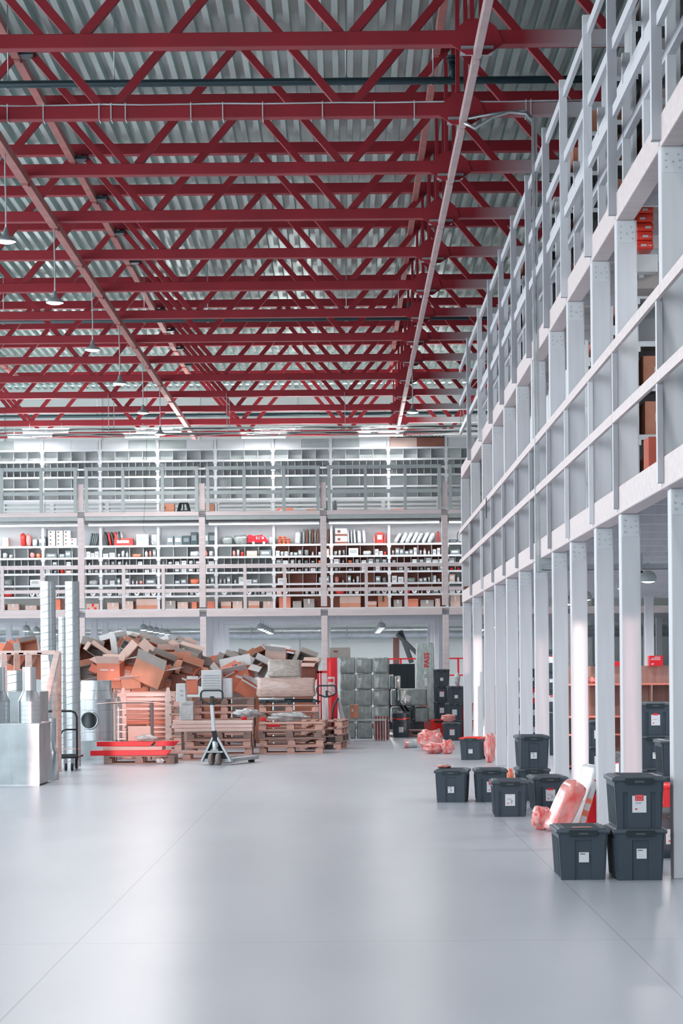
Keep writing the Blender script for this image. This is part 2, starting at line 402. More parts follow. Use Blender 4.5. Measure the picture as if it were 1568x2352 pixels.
for i, y in enumerate([-2, 6, 13, 20.5] + ys):  # the first four hang out of view, added to brighten the hall
    o = pend if first else dup(pend); first = False
    o.location = (-4.45, y, 7.27)
    o['label'] = 'round hanging lamp below the left tie strut, ' + ('added unseen in front of the view' if i < 4 else ['nearest','second nearest','third nearest','fourth nearest','fifth, dim','sixth, farthest and dimmest'][i-4]) + (' %s' % ORD[i] if i < 4 else '')
    o['group'] = 'pendant lamps of the left row'
for i, y in enumerate((2, 11, 49.3)):  # the first two are unseen, added for more light
    o = dup(pend, (1.5, y, 7.27)); o['label'] = ['added unseen hanging lamp on the right row behind the camera', 'added unseen hanging lamp on the right row in front of the view', 'small round lamp hanging at the far end of the right tie struts'][i]
    o['group'] = 'pendant lamps of the right row'

# ------------------------------------------------------------------ right mezzanine
def make_column(w_, d_, h_, plate=True, m=None):
    t = thing('timber_column', 'x', 'column')
    mb = MB().box(-w_/2, w_/2, -d_/2, d_/2, 0, h_); mb.build('post', m or white, t, bevel=.008)
    if plate:
        p = MB().box(-w_*.42, w_*.42, -d_/2-.006, -d_/2, h_-.2, h_-.01)
        p.build('bracket_plate', wsteel, t)
        q = MB()
        for a, bz in ((-.05, .05), (.04, .055), (-.055, .1), (.0, .11), (.05, .1), (-.05, .15), (.05, .155)):
            q.lathe([(.007, 0), (.007, .006)], 8, (a, -d_/2-.0125, h_-bz-.01), axis='Y', cap0=True, cap1=True)
        q.build('bolts', greyp, t)
    return t
cg = make_column(.17, .17, L1B); cu_ = make_column(.18, .15, L2B-L1T)
cplain = make_column(.165, .165, L1B, False)
for k, y in enumerate(YK):
    o = cg if k == 0 else dup(cg); o.location = (XR+(.035 if k == 0 else 0), y+.085, 0)
    o['label'] = 'white square timber column standing on the floor along the aisle, %s from camera' % ORD[k]; o['group'] = 'aisle columns at floor level'
    o = cu_ if k == 0 else dup(cu_); o.location = (XR-.01, y+.1, L1T)
    o['label'] = 'white upper timber column, first deck of the right mezzanine, %s from camera' % ORD[k]; o['group'] = 'upper columns on the first deck'
first = True
for r, x in enumerate((5.75, 8.8)):
    for k, y in enumerate(YK):
        o = cplain if first else dup(cplain); first = False
        o.location = (x, y+.085, 0); o['label'] = 'white timber column under right mezzanine, %s row inward, %s from camera' % (ORD[r+1], ORD[k]); o['group'] = 'inner columns under the right mezzanine'
# edge beams by bay
def make_beam(L, z0, z1, w_=.16):
    t = thing('edge_beam', 'x', 'beam')
    MB().box(-w_/2, w_/2, .004, L-.004, z0, z1).build('beam', pinkw, t, bevel=.01)
    MB().box(-w_/2-.006, w_/2, -.02, .02, z0+.02, z1-.02).build('joint_plate', white, t)
    return t
b1 = make_beam(2.65, L1B, L1T); b2 = make_beam(2.65, L2B, L2T)
for k in range(-1, 11):
    y, gp = (YK[k], YK[k+1]-YK[k]) if k >= 0 else (13.9, 2.75)
    for bb, nm in ((b1, 'lower'), (b2, 'upper')):
        o = bb if k == -1 else dup(bb); o.location = (XR-.02, y+.1, 0); o.scale = (1, gp/2.65, 1)
        o['label'] = 'white timber edge beam of the %s deck on the right, %s bay from the camera' % (nm, ORD[k+1]); o['group'] = nm + ' edge beams of the right mezzanine'
# decks
deckm = mat('deck_underside', (186,184,184), .7, var=.1, scale=1.4, stretch=(.3,4,1))
def deck(name, x0, x1, y0, y1, z0, z1, lab, step=1.325):
    t = thing(name, lab, 'deck', (x0, y0, z0))
    MB().box(0, x1-x0, 0, y1-y0, z1-z0-.05, z1-z0).build('deck_board', deckm, t)
    y = .2; first = None
    while y < y1-y0-.1:
        if first is None: o = first = MB().box(.02, x1-x0, -.03, .03, 0.0, z1-z0-.05).build('joist', white, t)
        else: o = first.copy(); C.objects.link(o); o.parent = t
        o.location = (0, y, 0); y += step
    return t
deck('mezzanine_deck', XR+.07, 13.9, 11, YK[-1]+.3, L1B+.06, L1T-.01, 'timber floor deck of the right mezzanine, lower level')
deck('mezzanine_deck', XR+.07, 13.9, 11, YK[-1]+.3, L2B+.06, L2T-.01, 'timber floor deck of the right mezzanine, upper level')
# railings
def make_high_rail(L, z0):
    t = thing('guard_rail', 'x', 'railing')
    for yy in (0.03, L/3, L*2/3): MB().box(-.045, .035, -.035, .045, z0-.2, 7.86).build('post', white, t)
    for z in (6.44, 7.03, 7.72): MB().box(-.005, .035, -.04, L-.04, z-.05, z+.05).build('rail', white, t)
    return t
def make_rail(L, zs, zp, z0):
    t = thing('guard_rail', 'x', 'railing')
    for i, yy in enumerate((0.03, L/2)):
        MB().box(-.022, .022, -.035, .035, z0-.2, zp).build('post', white, t)
    for z in zs: MB().box(-.03, .0, -.04, L-.04, z-.045, z+.045).build('rail', pinkw, t)
    return t
r1 = make_rail(2.65, (3.76, 4.38), 4.42, L1T); r2 = make_high_rail(2.65, L2T)
for k in range(-1, 11):
    y, gp = (YK[k]+.02, YK[k+1]-YK[k]) if k >= 0 else (13.92, 2.75)
    o = r1 if k == -1 else dup(r1); o.location = (XR-.125, y, 0); o.scale = (1, gp/2.65, 1)
    o['label'] = 'white timber guard rail, lower deck of the right mezzanine, %s bay from camera' % ORD[k+1]; o['group'] = 'lower guard rails on the right'
    o = r2 if k == -1 else dup(r2); o.location = (XR-.125, y, 0); o.scale = (1, gp/2.65, 1)
    o['label'] = 'white timber guard rail, upper deck of the right mezzanine, %s bay from camera' % ORD[k+1]; o['group'] = 'upper guard rails on the right'
first = None
for k in range(-1, 10):
    y = (YK[k] if k >= 0 else 13.9)+.7
    if first is None:
        first = thing('guard_fence', 'x', 'fence')
        MB().box(-.035, .035, -.05, .05, 0, 1.4).build('post', white, first); MB().box(-.035, .035, 1.27, 1.37, 0, 1.9).build('post', white, first)
        MB().box(-.03, .03, .05, 2.6, .62, .7).build('rail', white, first); MB().box(-.03, .03, .05, 2.6, 1.1, 1.19).build('rail', white, first)
        o = first
    else: o = dup(first)
    o.location = (XR+.08, y, L2T); o.scale = (1, ((YK[k+1]-YK[k]) if k >= 0 else 2.75)/2.65, 1); o['label'] = 'tall white timber fence behind the upper right guard rail, %s bay from camera' % ORD[k+1]; o['group'] = 'tall frames on the upper deck'
# ------------------------------------------------------------------ far mezzanine (the shelved front across the hall)
FX = [-9.74 + 3.06*i for i in range(8)]
o = cplain
fcol = make_column(.155, .155, L1B, False, pinkw); fcu = make_column(.155, .155, L2B-L1T-.05, False, pinkw); fst = make_column(.15, .1, .66, False, pinkw)
first = True
XL = ['outermost left','first from the left','second from the left','third from the left','fourth from the left','fifth from the left','sixth from the left','rightmost']
for i, x in enumerate(FX):
    for pr, z, nm in ((fcol, 0, 'floor level'), (fcu, L1T, 'first deck'), (fst, L2T-.1, 'upper deck stub')):
        if nm.startswith('upper') and i > 5: continue
        o = pr if first else dup(pr)
        o.location = (x + (0 if z == 0 else -.01), FY+.08, z)
        o['label'] = 'pale timber column, front of far mezzanine, %s, %s' % (nm, XL[i]); o['group'] = 'columns of the far mezzanine front'
    first = False
for j in range(1, 5):
    for i, x in enumerate(FX):
        o = dup(cplain, (x, FY+.08+2.65*j, 0)); o['label'] = 'white timber column under the far mezzanine, %s row back, %s' % (ORD[j], XL[i]); o['group'] = 'inner columns under the far mezzanine'
bb1 = None
for i in range(7):
    for z0, z1, nm in ((L1B, L1T-.06, 'lower'), (L2B-.02, L2B+.09, 'upper')):
        t = thing('edge_beam', 'pale timber edge beam, far mezzanine, %s deck, bay starting %s' % (nm, XL[i]), 'beam', (FX[i], FY, z0), 0, nm + ' edge beams of the far mezzanine')
        if nm == 'lower': MB().box(.09, 2.97, .0, .15, 0, z1-z0).build('beam', pinkw, t, bevel=.008)
        else:
            MB().box(.09, 2.97, 0, .15, 0, z1-z0).build('beam', pinkw, t, bevel=.008); MB().box(.09, 2.97, .03, .12, -.1, 0).build('fascia_board', greyp, t)
deck('mezzanine_deck', -13.9, 13.9, FY+.16, 69.2, L1B+.02, L1T-.06, 'floor deck of the far mezzanine, lower level')
deck('mezzanine_deck', -13.9, 13.9, FY+.16, 66, L2B+.02, L2T-.14, 'floor deck of the far mezzanine, upper level')
Z = lambda y, Y=57.0: at(600, y, Y)[1]
def frail(i, ztop, zmid, z0, nm, double):
    x0 = FX[i]
    t = thing('guard_rail', 'pale timber guard rail, far mezzanine, %s deck, bay starting %s' % (nm, XL[i]), 'railing', (x0, FY+.02, z0), 0, nm + ' guard rails of the far mezzanine')
    for z in (ztop, zmid): MB().box(.08, 2.98, -.03, .02, z-z0-.045, z-z0+.045).build('rail', pinkw if nm == 'lower' else greyp, t)
    for x in ((.14, 1.06, 2.06, 2.92) if double else (1.06, 2.06)): MB().box(x-.04, x+.04, -.04, .04, 0, ztop-z0+.03).build('post', pinkw if nm == 'lower' else greyp, t)
for i in range(6):
    frail(i, Z(1300, FY), Z(1355, FY), L1T-.06, 'lower', False)
    frail(i, Z(1074, FY), Z(1130, FY), L2B+.09, 'upper', True)
# shelving units
RW = 1.481; RY = FY+1.0
def make_rack(name, z0, ztop, shelves, cells, back, top_up=0, depth=.5, divm=None, w_=RW):
    t = thing(name, 'x', 'shelving')
    for x in (0, w_-.032):
        mb = MB().box(x, x+.032, 0, .04, 0, ztop-z0)
        for z in shelves: mb.box(x-.02 if x else x, x+.05, -.012, 0, z-z0-.1, z-z0-.045)
        mb.build('upright', wsteel, t)
        MB().box(x, x+.032, depth-.04, depth, 0, ztop-z0).build('upright', wsteel, t)
    for z in shelves: MB().box(.033, w_-.033, 0, depth, z-z0-.012, z-z0).box(.033, w_-.033, -.004, .012, z-z0-.05, z-z0).build('shelf', wsteel, t)
    for (za, zb), nc in zip(zip(shelves[1:], shelves[:-1]), cells):
        for c in range(1, nc):
            x = .033+(w_-.066)*c/nc
            MB().box(x-.004, x+.004, .02, depth-.02, za-z0, zb-z0-.05).build('divider', divm or cardw, t)
    if back:
        zz = shelves[-1]-z0
        MB().box(.033, w_-.033, depth-.012, depth-.004, zz, (shelves[0]-z0)).build('back_panel', back, t)
    return t
u2 = [Z(1029), Z(1055), Z(1073), Z(1091), Z(1117), Z(1144)]
u1 = [Z(1250), Z(1277), Z(1295), Z(1313), Z(1340), Z(1366), L1T-.06+.055]
RX = [-9.264 + RW*i + .0 for i in range(9)]
BAY = ['leftmost, partly out of view','first full from the left','second','third','fourth','fifth','sixth','seventh','rightmost, half hidden by the right mezzanine']
BS = ['far left bay','bay one','bay two','bay three','bay four','bay five','bay six','bay seven','far right bay']
# a readable place name for each bay, tied to the columns of the far mezzanine
BN = ['at left edge','left of column one','right of column one','left of column two','right of column two','left of column three','right of column three','left of column four','right of column four']
deckt1, deckt2 = L1T-.06, L2T-.14
rkA = make_rack('shelving_unit', deckt2, Z(1003), u2, [4, 8, 8, 4, 4], rackback, depth=.34)
rkB = make_rack('shelving_unit', deckt1, Z(1208), u1, [4, 8, 8, 4, 4, 0], rackback, depth=.44)
rkC = make_rack('shelving_unit', deckt1, Z(1208), u1, [4, 8, 8, 4, 4, 0], rackbrown, depth=.44)
for r_ in (rkB, rkC): MB().box(.0, RW, .45, .46, u1[0]-deckt1, Z(1199)-deckt1).build('rear_sheet', wsteel, r_)
rkS = make_rack('slatted_rack', deckt2, Z(1140, 59.5), [Z(1148, 59.5), Z(1158, 59.5), Z(1167, 59.5), Z(1176, 59.5)], [0, 0, 0], None)
usedA = usedB = usedC = usedS = False
brownbays = (5, 6, 7)
for i, x in enumerate(RX):
    o = dup(rkA) if usedA else rkA; usedA = True
    o.location = (x, RY, deckt2); o['label'] = 'white shelving unit of empty trays, upper deck of far mezzanine, ' + BN[i]; o['group'] = 'upper shelving units'
    if i in brownbays: o = dup(rkC) if usedC else rkC; usedC = True
    else: o = dup(rkB) if usedB else rkB; usedB = True
    o.location = (x, RY, deckt1); o['label'] = 'white shelving unit packed with goods, first deck, ' + BN[i] + (', with brown backs' if i in brownbays else ''); o['group'] = 'lower shelving units'
    o = dup(rkS) if usedS else rkS; usedS = True
    o.location = (x-.1, RY+2.6, deckt2); o['label'] = 'low slatted white rack behind the upper shelving, ' + BN[i]; o['group'] = 'slatted racks on the upper deck'
# wide trays on the top shelf, upper deck
trays = {}
for i, x in enumerate(RX):
    for h in (0, 1):
        brown = (i == 7 and h == 0) or (i == 7 and h == 1)
        m = cardp if (i == 7 and h == 0) else cardd if (i == 7 and h == 1) else (wsteel if (i+h) % 3 else greyp)
        t = thing('storage_tray', 'wide %s tray on the topmost shelf, %s of the pair %s' % ('pale brown' if m is cardp else 'dark brown' if m is cardd else 'white' if m is wsteel else 'grey', ('left','right')[h], BN[i]), 'tray', (x+.04+h*.70, RY+.03, u2[0]), 0, 'wide trays on the top shelf')
        MB().box(0, .695, 0, .01, 0, .235).box(0, .695, .42, .43, 0, .235).box(0, .01, .01, .42, 0, .235).box(.685, .695, .01, .42, 0, .235).box(.01, .685, .01, .42, 0, .01).build('tray', m, t)
gm = mat('dark_tinsel', (38, 66, 64), .5, var=.3, scale=20)
t = thing('garland', 'dark green tinsel garland lying over the brown trays at the top right', 'garland', (RX[7]+.45, RY+.1, u2[0]+.23))
mb = MB()
for k in range(150):
    a = Vector((random.uniform(-.3, 1.0), random.uniform(0, .25), random.uniform(.0, .03))); d_ = Vector((random.gauss(0, .05), random.gauss(0, .05), random.uniform(.01, .09)))
    mb.bar(a, a+d_, .006, .006)
MB().tube([(-.3, .1, .02), (.2, .12, .035), (.6, .1, .03), (1.0, .12, .03)], .02, 6).build('cord', gm, t)
tag(mb.build('tinsel', gm, t), kind='stuff')
# LED tubes
def tube_lamp(x0, x1, y, z, lab, E=10, grp='tube lamps'):
    t = thing('tube_lamp', lab, 'lamp', ((x0+x1)/2, y, z), 0, grp); L = (x1-x0)
    MB().box(-L/2, L/2, -.03, .03, .0, .035).build('housing', wsteel, t)
    for x in (-L*.35, L*.35): MB().box(x-.005, x+.005, -.005, .005, .03, .22).build('hanger', greyp, t)
    MB().tube([(-L/2+.01, 0, -.015), (L/2-.01, 0, -.015)], .02, 8).build('tube', tubeM, t)
    if E:
        l = bpy.data.lights.new('tube_light', 'AREA'); l.shape = 'RECTANGLE'; l.size = L; l.size_y = .06; l.energy = E*.7
        lo = bpy.data.objects.new('tube_light', l); C.objects.link(lo); lo.parent = t; lo.location = (0, 0, -.045)
        if 'top shelves' in grp:
            l2 = l.copy(); l2.energy = E*(1.7 if 'at the back' in grp else .25); lo2 = bpy.data.objects.new('tube_light', l2); C.objects.link(lo2); lo2.parent = t; lo2.location = (0, 0, .06); lo2.rotation_euler = (PI, 0, 0)
    return t
for px0, px1, py, Y, nm in ((52,157,992,57.6,'upper, at the far left'),(17,120,1003,56.3,'lower, at the far left'),(312,417,992,57.6,'upper, behind the last pendant lamp'),(286,366,1003,56.3,'lower, left of the last pendant lamp'),(584,690,994,57.6,'upper, in the centre'),(554,656,1004,56.3,'lower, in the centre'),(829,934,991,57.6,'upper, at right'),(823,926,1000,56.3,'lower, at right over the tinsel')):
    xa, z = at(px0, py, Y); xb, _ = at(px1, py, Y)
    tube_lamp(xa, xb, Y, z, 'glowing white tube lamp above the top shelves, ' + nm, 42, 'tube lamps above the top shelves')
for k, (py, Y) in enumerate(((984, 57.6), (996, 56.3))):
    z = at(600, py, Y)[1]
    t = thing('cable_tray', 'thin grey cable tray carrying the %s row of tube lamps' % ('upper', 'lower')[k], 'cable tray', (0, Y+.06, z))
    MB().box(-11, 5.5, -.05, .05, 0, .02).box(-11, 5.5, -.05, -.045, 0, .05).build('tray', greyp, t)
    MB().tube([(-11+.4*i, -.08, .0+.035*math.sin(i*1.3)-.02) for i in range(42)], .012, 5).build('cable', greyp, t)
    for x in (-9, -6, -3, 0, 3): MB().box(x-.006, x+.006, -.05, .05, .02, ZB-z-.0).build('hanger', greyp, t)
for i in range(6):
    z = Z(1202, 56.6)
    tube_lamp(FX[i]+.12, FX[i]+2.94, 56.55, z, 'long bright tube lamp under the far upper deck, bay starting ' + XL[i], 34, 'tube lamps under the upper deck')
    z = L2B-.02
# floodlights beneath the lower deck
def make_flood():
    t = thing('floodlight', 'x', 'lamp')
    MB().lathe([(.10, 0), (.12, .05), (.09, .12), (.03, .16)], 16, cap1=True).build('housing', greyp, t)
    MB().lathe([(.098, .004), (.05, -.012), (.001, -.016)], 16).build('lens', spotM, t)
    MB().box(-.01, .01, -.01, .01, .15, .385).build('bracket', greyp, t)
    l = bpy.data.lights.new('flood', 'AREA'); l.shape = 'DISK'; l.size = .2; l.energy = 22
    lo = bpy.data.objects.new('flood', l); C.objects.link(lo); lo.parent = t; lo.location = (0, 0, -.03)
    return t
fl = make_flood(); first = True
for c, x in enumerate((-8.75, -5.55, -2.35, .95, 4.0)):
    for j in range(5):
        o = fl if first else dup(fl); first = False
        o.location = (x, 60.6+2.0*j, L1B-.26+.02); o['label'] = 'small floodlight under far mezzanine, %s line, %s from front' % (('leftmost','second','third','fourth','rightmost')[c], ORD[j]); o['group'] = 'floodlights under the far mezzanine'
for c, x in enumerate((4.1, 7.2)):
    for j in range(10):
        o = dup(fl, (x, 19+2.65*j+.6, L1B-.19)); o['label'] = 'small floodlight under right mezzanine, %s line, %s from camera' % (('aisle','inner')[c], ORD[j]); o['group'] = 'floodlights under the right mezzanine'
for lv, (z, nm) in enumerate(((L2B, 'first'), )):
    for j in range(9):
        tube_lamp(3.2, 4.4, 18.5+2.65*j+.3, z+.02, 'tube lamp among racks of the right mezzanine, %s deck, %s from camera' % (nm, ORD[j]), 22, 'tube lamps on the right mezzanine')
t = thing('ventilation_duct', 'horizontal spiral ventilation duct along the top of the far wall', 'duct', (0, 69.7, 2.70))
MB().tube([(x*.5-13.5, 0, 0) for x in range(0, 55)], .19, 16).build('duct', galv, t)
mb = MB()
for x in range(-13, 14, 1): mb.lathe([(.192, x), (.2, x+.01), (.192, x+.02)], 16, axis='X')
mb.build('seam', galv, t)
for x in range(-12, 13, 3): MB().tube([(x+.22*0, .22*math.cos(a), .22*math.sin(a)) for a in [k*PI/8 for k in range(16)]], .012, 5, closed=True).build('clamp', greyp, t)

for j, yy in enumerate((60.5, 63.5, 66.5)):  # hidden lamp rows added to brighten the upper far wall
    for i, x in enumerate((-9, -5.5, -2, 1.5, 5)):
        tube_lamp(x, x+1.2, yy, 7.25, 'unseen tube lamp added to light the far wall, behind the top shelves, %s row, %s' % (ORD[j], ORD[i]), 30, 'added tube lamps above the top shelves at the back')
t = thing('wire', 'thin black wire hanging from the roof in front of the far mezzanine', 'wire', (0, FY-.1, 0))
MB().tube([(at(px, py, FY-.1)[0], 0, at(px, py, FY-.1)[1]) for px, py in ((336,724),(337,930),(337,1000),(336,1080),(334,1140),(331,1180),(329,1215),(336,1228),(356,1248))], .004, 5).build('wire', black, t)
t = thing('cord_loop', 'dark loop of cord hanging from the lower right guard rail', 'cord', (XR-.17, 36.6, 0))
MB().tube([(0, .06*math.cos(a), 4.22+.17*math.sin(a)) for a in [k*PI/8 for k in range(16)]], .006, 5, closed=True).build('cord', black, t)
t = thing('brown_board', 'short brown board lying on the far end of the lower right deck', 'board', (XR-.08, YK[-1]-1.0, L1T+.003))
MB().box(-.05, .3, -.25, .1, 0, .05).build('board', cardd, t)
# ------------------------------------------------------------------ goods on the shelves: prototypes
def carton(w_, d_, h_, m, tape=None, name='cardboard_box', label_patch=None, logo=None):
    t = thing(name, 'x', 'box')
    mb = MB().box(-w_/2, w_/2, -d_/2, d_/2, 0, h_); mb.build('box', m, t, bevel=min(.006, w_*.03))
    if tape: MB().box(-.025, .025, -d_/2-.002, d_/2+.002, h_-.07, h_+.002).build('tape', tape, t)
    if label_patch: MB().box(-w_*.2, w_*.25, -d_/2-.003, -d_/2-.0005, h_*.42, h_*.62).build('sticker', label_patch, t)
    if logo:
        MB().box(-w_*.3, -w_*.05, -d_/2-.003, -d_/2, h_*.4, h_*.75).build('print', logo, t)
    return t
P = {}
P['box'] = carton(1, 1, 1, cardp); P['box']['category'] = 'box'
def protobox(m, name, cat, patch=None):
    t = thing(name, 'x', cat)
    MB().box(-.5, .5, -.5, .5, 0, 1).build('body', m, t)
    if patch: MB().box(-.35, .3, -.52, -.499, .35, .75).build('print', patch, t)
    return t
def protoblob(m, name, cat, seed, amp=.12, e=.6):
    o = MB().blob((0, 0, .5), (1, 1, 1), seed, amp, e, 14, 8).build(name, m); tag(o, 'x', cat); return o
def protoroll(m, name, cat):
    t = thing(name, 'x', cat)
    MB().lathe([(.5, 0), (.5, 1)], 14, (0, -.5, .5), axis='Y').build('roll', m, t)
    MB().lathe([(.5, 0), (.44, -.01), (.12, -.0), (.1, .05)], 14, (0, -.5, .5), axis='Y').build('end', wpack, t)
    return t
def protobottle(m, name, cat):
    t = thing(name, 'x', cat)
    MB().lathe([(.3, 0), (.45, .03), (.48, .5), (.4, .68), (.18, .8), (.18, .86)], 12, cap0=True, cap1=True).build('bottle', m, t)
    MB().lathe([(.22, .84), (.22, 1)], 12, cap1=True).build('cap', wpack, t)
    return t
LIB = {
 'white_carton': (lambda: protobox(wpack, 'white_carton', 'box', greyp), 'small white carton'),
 'grey_carton': (lambda: protobox(bpack, 'grey_carton', 'box', paper), 'small grey carton'),
 'brown_carton': (lambda: protobox(cardp, 'brown_carton', 'box', paper), 'small pale brown carton'),
 'red_carton': (lambda: protobox(rpack, 'red_carton', 'box', paper), 'small red carton'),
 'dark_carton': (lambda: protobox(dpack, 'dark_carton', 'box', bpack), 'small dark carton'),
 'plastic_pouch': (lambda: protoblob(wfilm, 'plastic_pouch', 'pouch', 3), 'clear crinkled plastic pouch'),
 'dark_pouch': (lambda: protoblob(gfilm, 'dark_pouch', 'pouch', 5), 'dark grey film pouch'),
 'pink_pouch': (lambda: protoblob(pinkp, 'pink_pouch', 'pouch', 8), 'pinkish soft packet'),
 'orange_pouch': (lambda: protoblob(opack, 'orange_pouch', 'pouch', 12), 'orange soft packet'),
 'red_pouch': (lambda: protoblob(rpack, 'red_pouch', 'pouch', 14), 'red soft packet'),
 'white_roll': (lambda: protoroll(wpack, 'white_roll', 'roll'), 'white roll seen from its end'),
 'white_bottle': (lambda: protobottle(wpack, 'white_bottle', 'bottle'), 'small white bottle'),
 'pink_bottle': (lambda: protobottle(pinkp, 'pink_bottle', 'bottle'), 'small pink bottle'),
}
PR = {}
def put(kind, loc, size, label, group, rz=0, rot=None):
    if kind not in PR: PR[kind] = o = LIB[kind][0]()
    else: o = dup(PR[kind])
    o.location = loc; o.scale = size; o.rotation_euler = rot or (0, 0, rz); o['label'] = label; o['group'] = group
    return o
# small goods in the cells
rnd = random.Random(11)
SH = ['top','second','third','fourth','fifth','sixth','bottom']
pal = {0: ['white_carton','plastic_pouch','plastic_pouch','grey_carton','dark_pouch','white_bottle','white_carton','grey_carton'],
       1: ['white_carton','plastic_pouch','red_pouch','pink_pouch','grey_carton','plastic_pouch','brown_carton','orange_pouch','white_bottle','white_carton','plastic_pouch']}
for i, x0 in enumerate(RX):
    for (r, zi, ztop, nc, nmax) in ((1, 1, 0, 4, 3), (2, 2, 1, 8, 1), (3, 3, 2, 8, 1), (4, 4, 3, 4, 3), (5, 5, 4, 4, 2)):
        zb = u1[zi]; hh = u1[ztop]-.06-zb; cw = (RW-.066)/nc; cnt = 0
        if i == 4 and r in (2, 3): continue            # this bay's small cells are empty in the photograph
        if i == 0 and r in (2, 3): continue
        for c in range(nc):
            if rnd.random() < .2: continue
            n_ = rnd.randint(1, nmax) if nmax > 1 else 1
            xs = x0+.033+cw*c; wleft = cw-.03
            for q in range(n_):
                kd = rnd.choice(pal[0 if rnd.random() < .5 else 1])
                if r == 5 and rnd.random() < .3: kd = 'white_roll'
                ww = wleft/n_*rnd.uniform(.7, .93); h_ = hh*rnd.uniform(.35, .8) if nmax > 1 else hh*rnd.uniform(.5, .85)
                if kd == 'white_roll': h_ = ww = min(ww, h_, .13)
                if 'bottle' in kd: ww = min(ww, h_*.5)
                cnt += 1
                col = LIB[kd][1]
                put(kd, (xs+.015+wleft*(q+.5)/n_, RY+.17+rnd.uniform(-.03, .03), zb), (ww, .28, h_), '%s, %s shelf, %s from left, %s' % (col, SH[r], ORD[cnt-1], BN[i]), 'small goods on the %s shelf of the first deck' % SH[r])
# large goods along the top shelf (pixel spans along the shelf, x0, x1, top)
def shelfx(px, py=1230): return at(px, py, RY+.1)[0]
TOPS = [('brown_carton',5,19,1230),('red_pouch',45,58,1217),('pink_pouch',58,71,1220),('plastic_pouch',72,87,1232),('grey_carton',89,96,1228),('grey_carton',97,105,1228),
 ('plastic_pouch',265,283,1216),('red_carton',262,305,1234),('white_carton',313,341,1225),('plastic_pouch',344,367,1221),('grey_carton',383,398,1229),('grey_carton',400,418,1229),
 ('dark_carton',419,437,1229),('dark_carton',438,453,1221),('grey_carton',471,478,1222),('dark_carton',478,497,1222),
 ('dark_pouch',505,536,1229),('dark_pouch',534,572,1226),('plastic_pouch',615,629,1230),('plastic_pouch',675,692,1217),
 ('pink_bottle',857,863,1226),('red_carton',864,880,1225),('pink_bottle',881,886,1224),('pink_bottle',887,892,1222),('red_pouch',1003,1009,1221),('dark_carton',1031,1050,1243)]
for k, (kd, a, b_, ty) in enumerate(TOPS):
    xa, xb = shelfx(a), shelfx(b_); zt = Z(ty, RY+.1)
    put(kd, ((xa+xb)/2, RY+.22, u1[0]), (xb-xa, .3, zt-u1[0]), '%s on the crowded top shelf, %s' % (LIB[kd][1], ('left part, %s piece' % ORD[k]) if k < 9 else ('middle part, %s piece' % ORD[k-9] if k < 20 else 'right part, %s piece' % ORD[k-20])), 'large goods on the top shelf')
def slab_row(name, m, spans, lean, lab, grp, h0=1222, m2=None):
    first = None
    for k, (a, b_) in enumerate(spans):
        xa, xb = shelfx(a), shelfx(b_); hz = Z(h0, RY+.1)-u1[0]
        o = MB().blob((0, 0, .5), (1, 1, 1), k*3+1, .1, .5, 12, 8).build(name, m if k % 2 == 0 or not m2 else m2)
        o.location = ((xa+xb)/2, RY+.2, u1[0]); o.scale = (max(.05, xb-xa), .32, hz); o.rotation_euler = (0, lean, 0)
        tag(o, '%s, %s from the left' % (lab, ORD[k]), 'pouch', grp)
slab_row('flat_packet', bpack, [(203,207),(208,212),(213,216),(217,220)], .2, 'thin grey packet leaning beside the first column', 'leaning grey packets', 1219)
slab_row('foil_pouch', dpack, [(244,250),(251,257),(258,264),(266,273),(274,282)], -.18, 'dark foil pouch fanned out above the red parcel', 'dark foil pouches fanned out', 1216, rpack)
slab_row('foil_pouch', gfilm, [(694,700),(702,707),(709,713),(715,719),(721,725),(727,731)], .03, 'upright brown and grey foil pouch left of the third column', 'upright foil pouches', 1213, cardd)
slab_row('foil_pouch', gfilm, [(746,749),(751,754),(756,760)], .08, 'upright foil pouch right of the third column on the top shelf', 'upright foil pouches at the column', 1214, cardd)
slab_row('white_pouch', wpack, [(797,803),(805,810),(812,818),(820,831),(832,841)], -.04, 'upright white pouch right of the third column', 'upright white pouches', 1216, wfilm)
slab_row('white_pouch', wfilm, [(901,912),(915,926),(927,938),(940,950),(951,962),(965,975),(977,990)], .5, 'slanting clear white pouch left of the fourth column', 'slanting white pouches', 1220, wpack)
# white cartons with a dark mark
for ci, (a, b_) in enumerate(((111,127),(129,145),(147,162),(164,173))):
    for ri in range(4 if ci < 3 else 2):
        t = carton(.175, .3, .098, wpack, name='white_carton', logo=dpack if (ci+ri) % 2 else cardd)
        t.location = ((shelfx(a)+shelfx(b_))/2, RY+.2, u1[0]+ri*.1+.001)
        tag(t, 'white carton with dark mark, %s pile, %s from below, left of first column' % (ORD[ci], ORD[ri]), 'box', 'white cartons with a dark mark')
for ri in range(2):
    t = carton(.31, .3, .195, wpack, name='white_carton', logo=cardd); t.location = ((shelfx(769)+shelfx(797))/2, RY+.2, u1[0]+ri*.2+.001)
    MB().box(-.155, .155, -.154, -.15, 0, .05).build('stripe', cardd, t)
    tag(t, 'wide white carton with a brown pattern, %s of the pair right of the third column' % ('lower', 'upper')[ri], 'box', 'patterned white cartons')
for ci in range(3):
    for ri in range(4 if ci < 2 else 3):
        o = put('orange_pouch', (shelfx(642)+.11*ci, RY+.2, u1[0]+ri*.055), (.105, .3, .056), 'orange packet in the stack right of the red toy truck, %s pile, %s from below' % (ORD[ci], ORD[ri]), 'stacked orange packets')
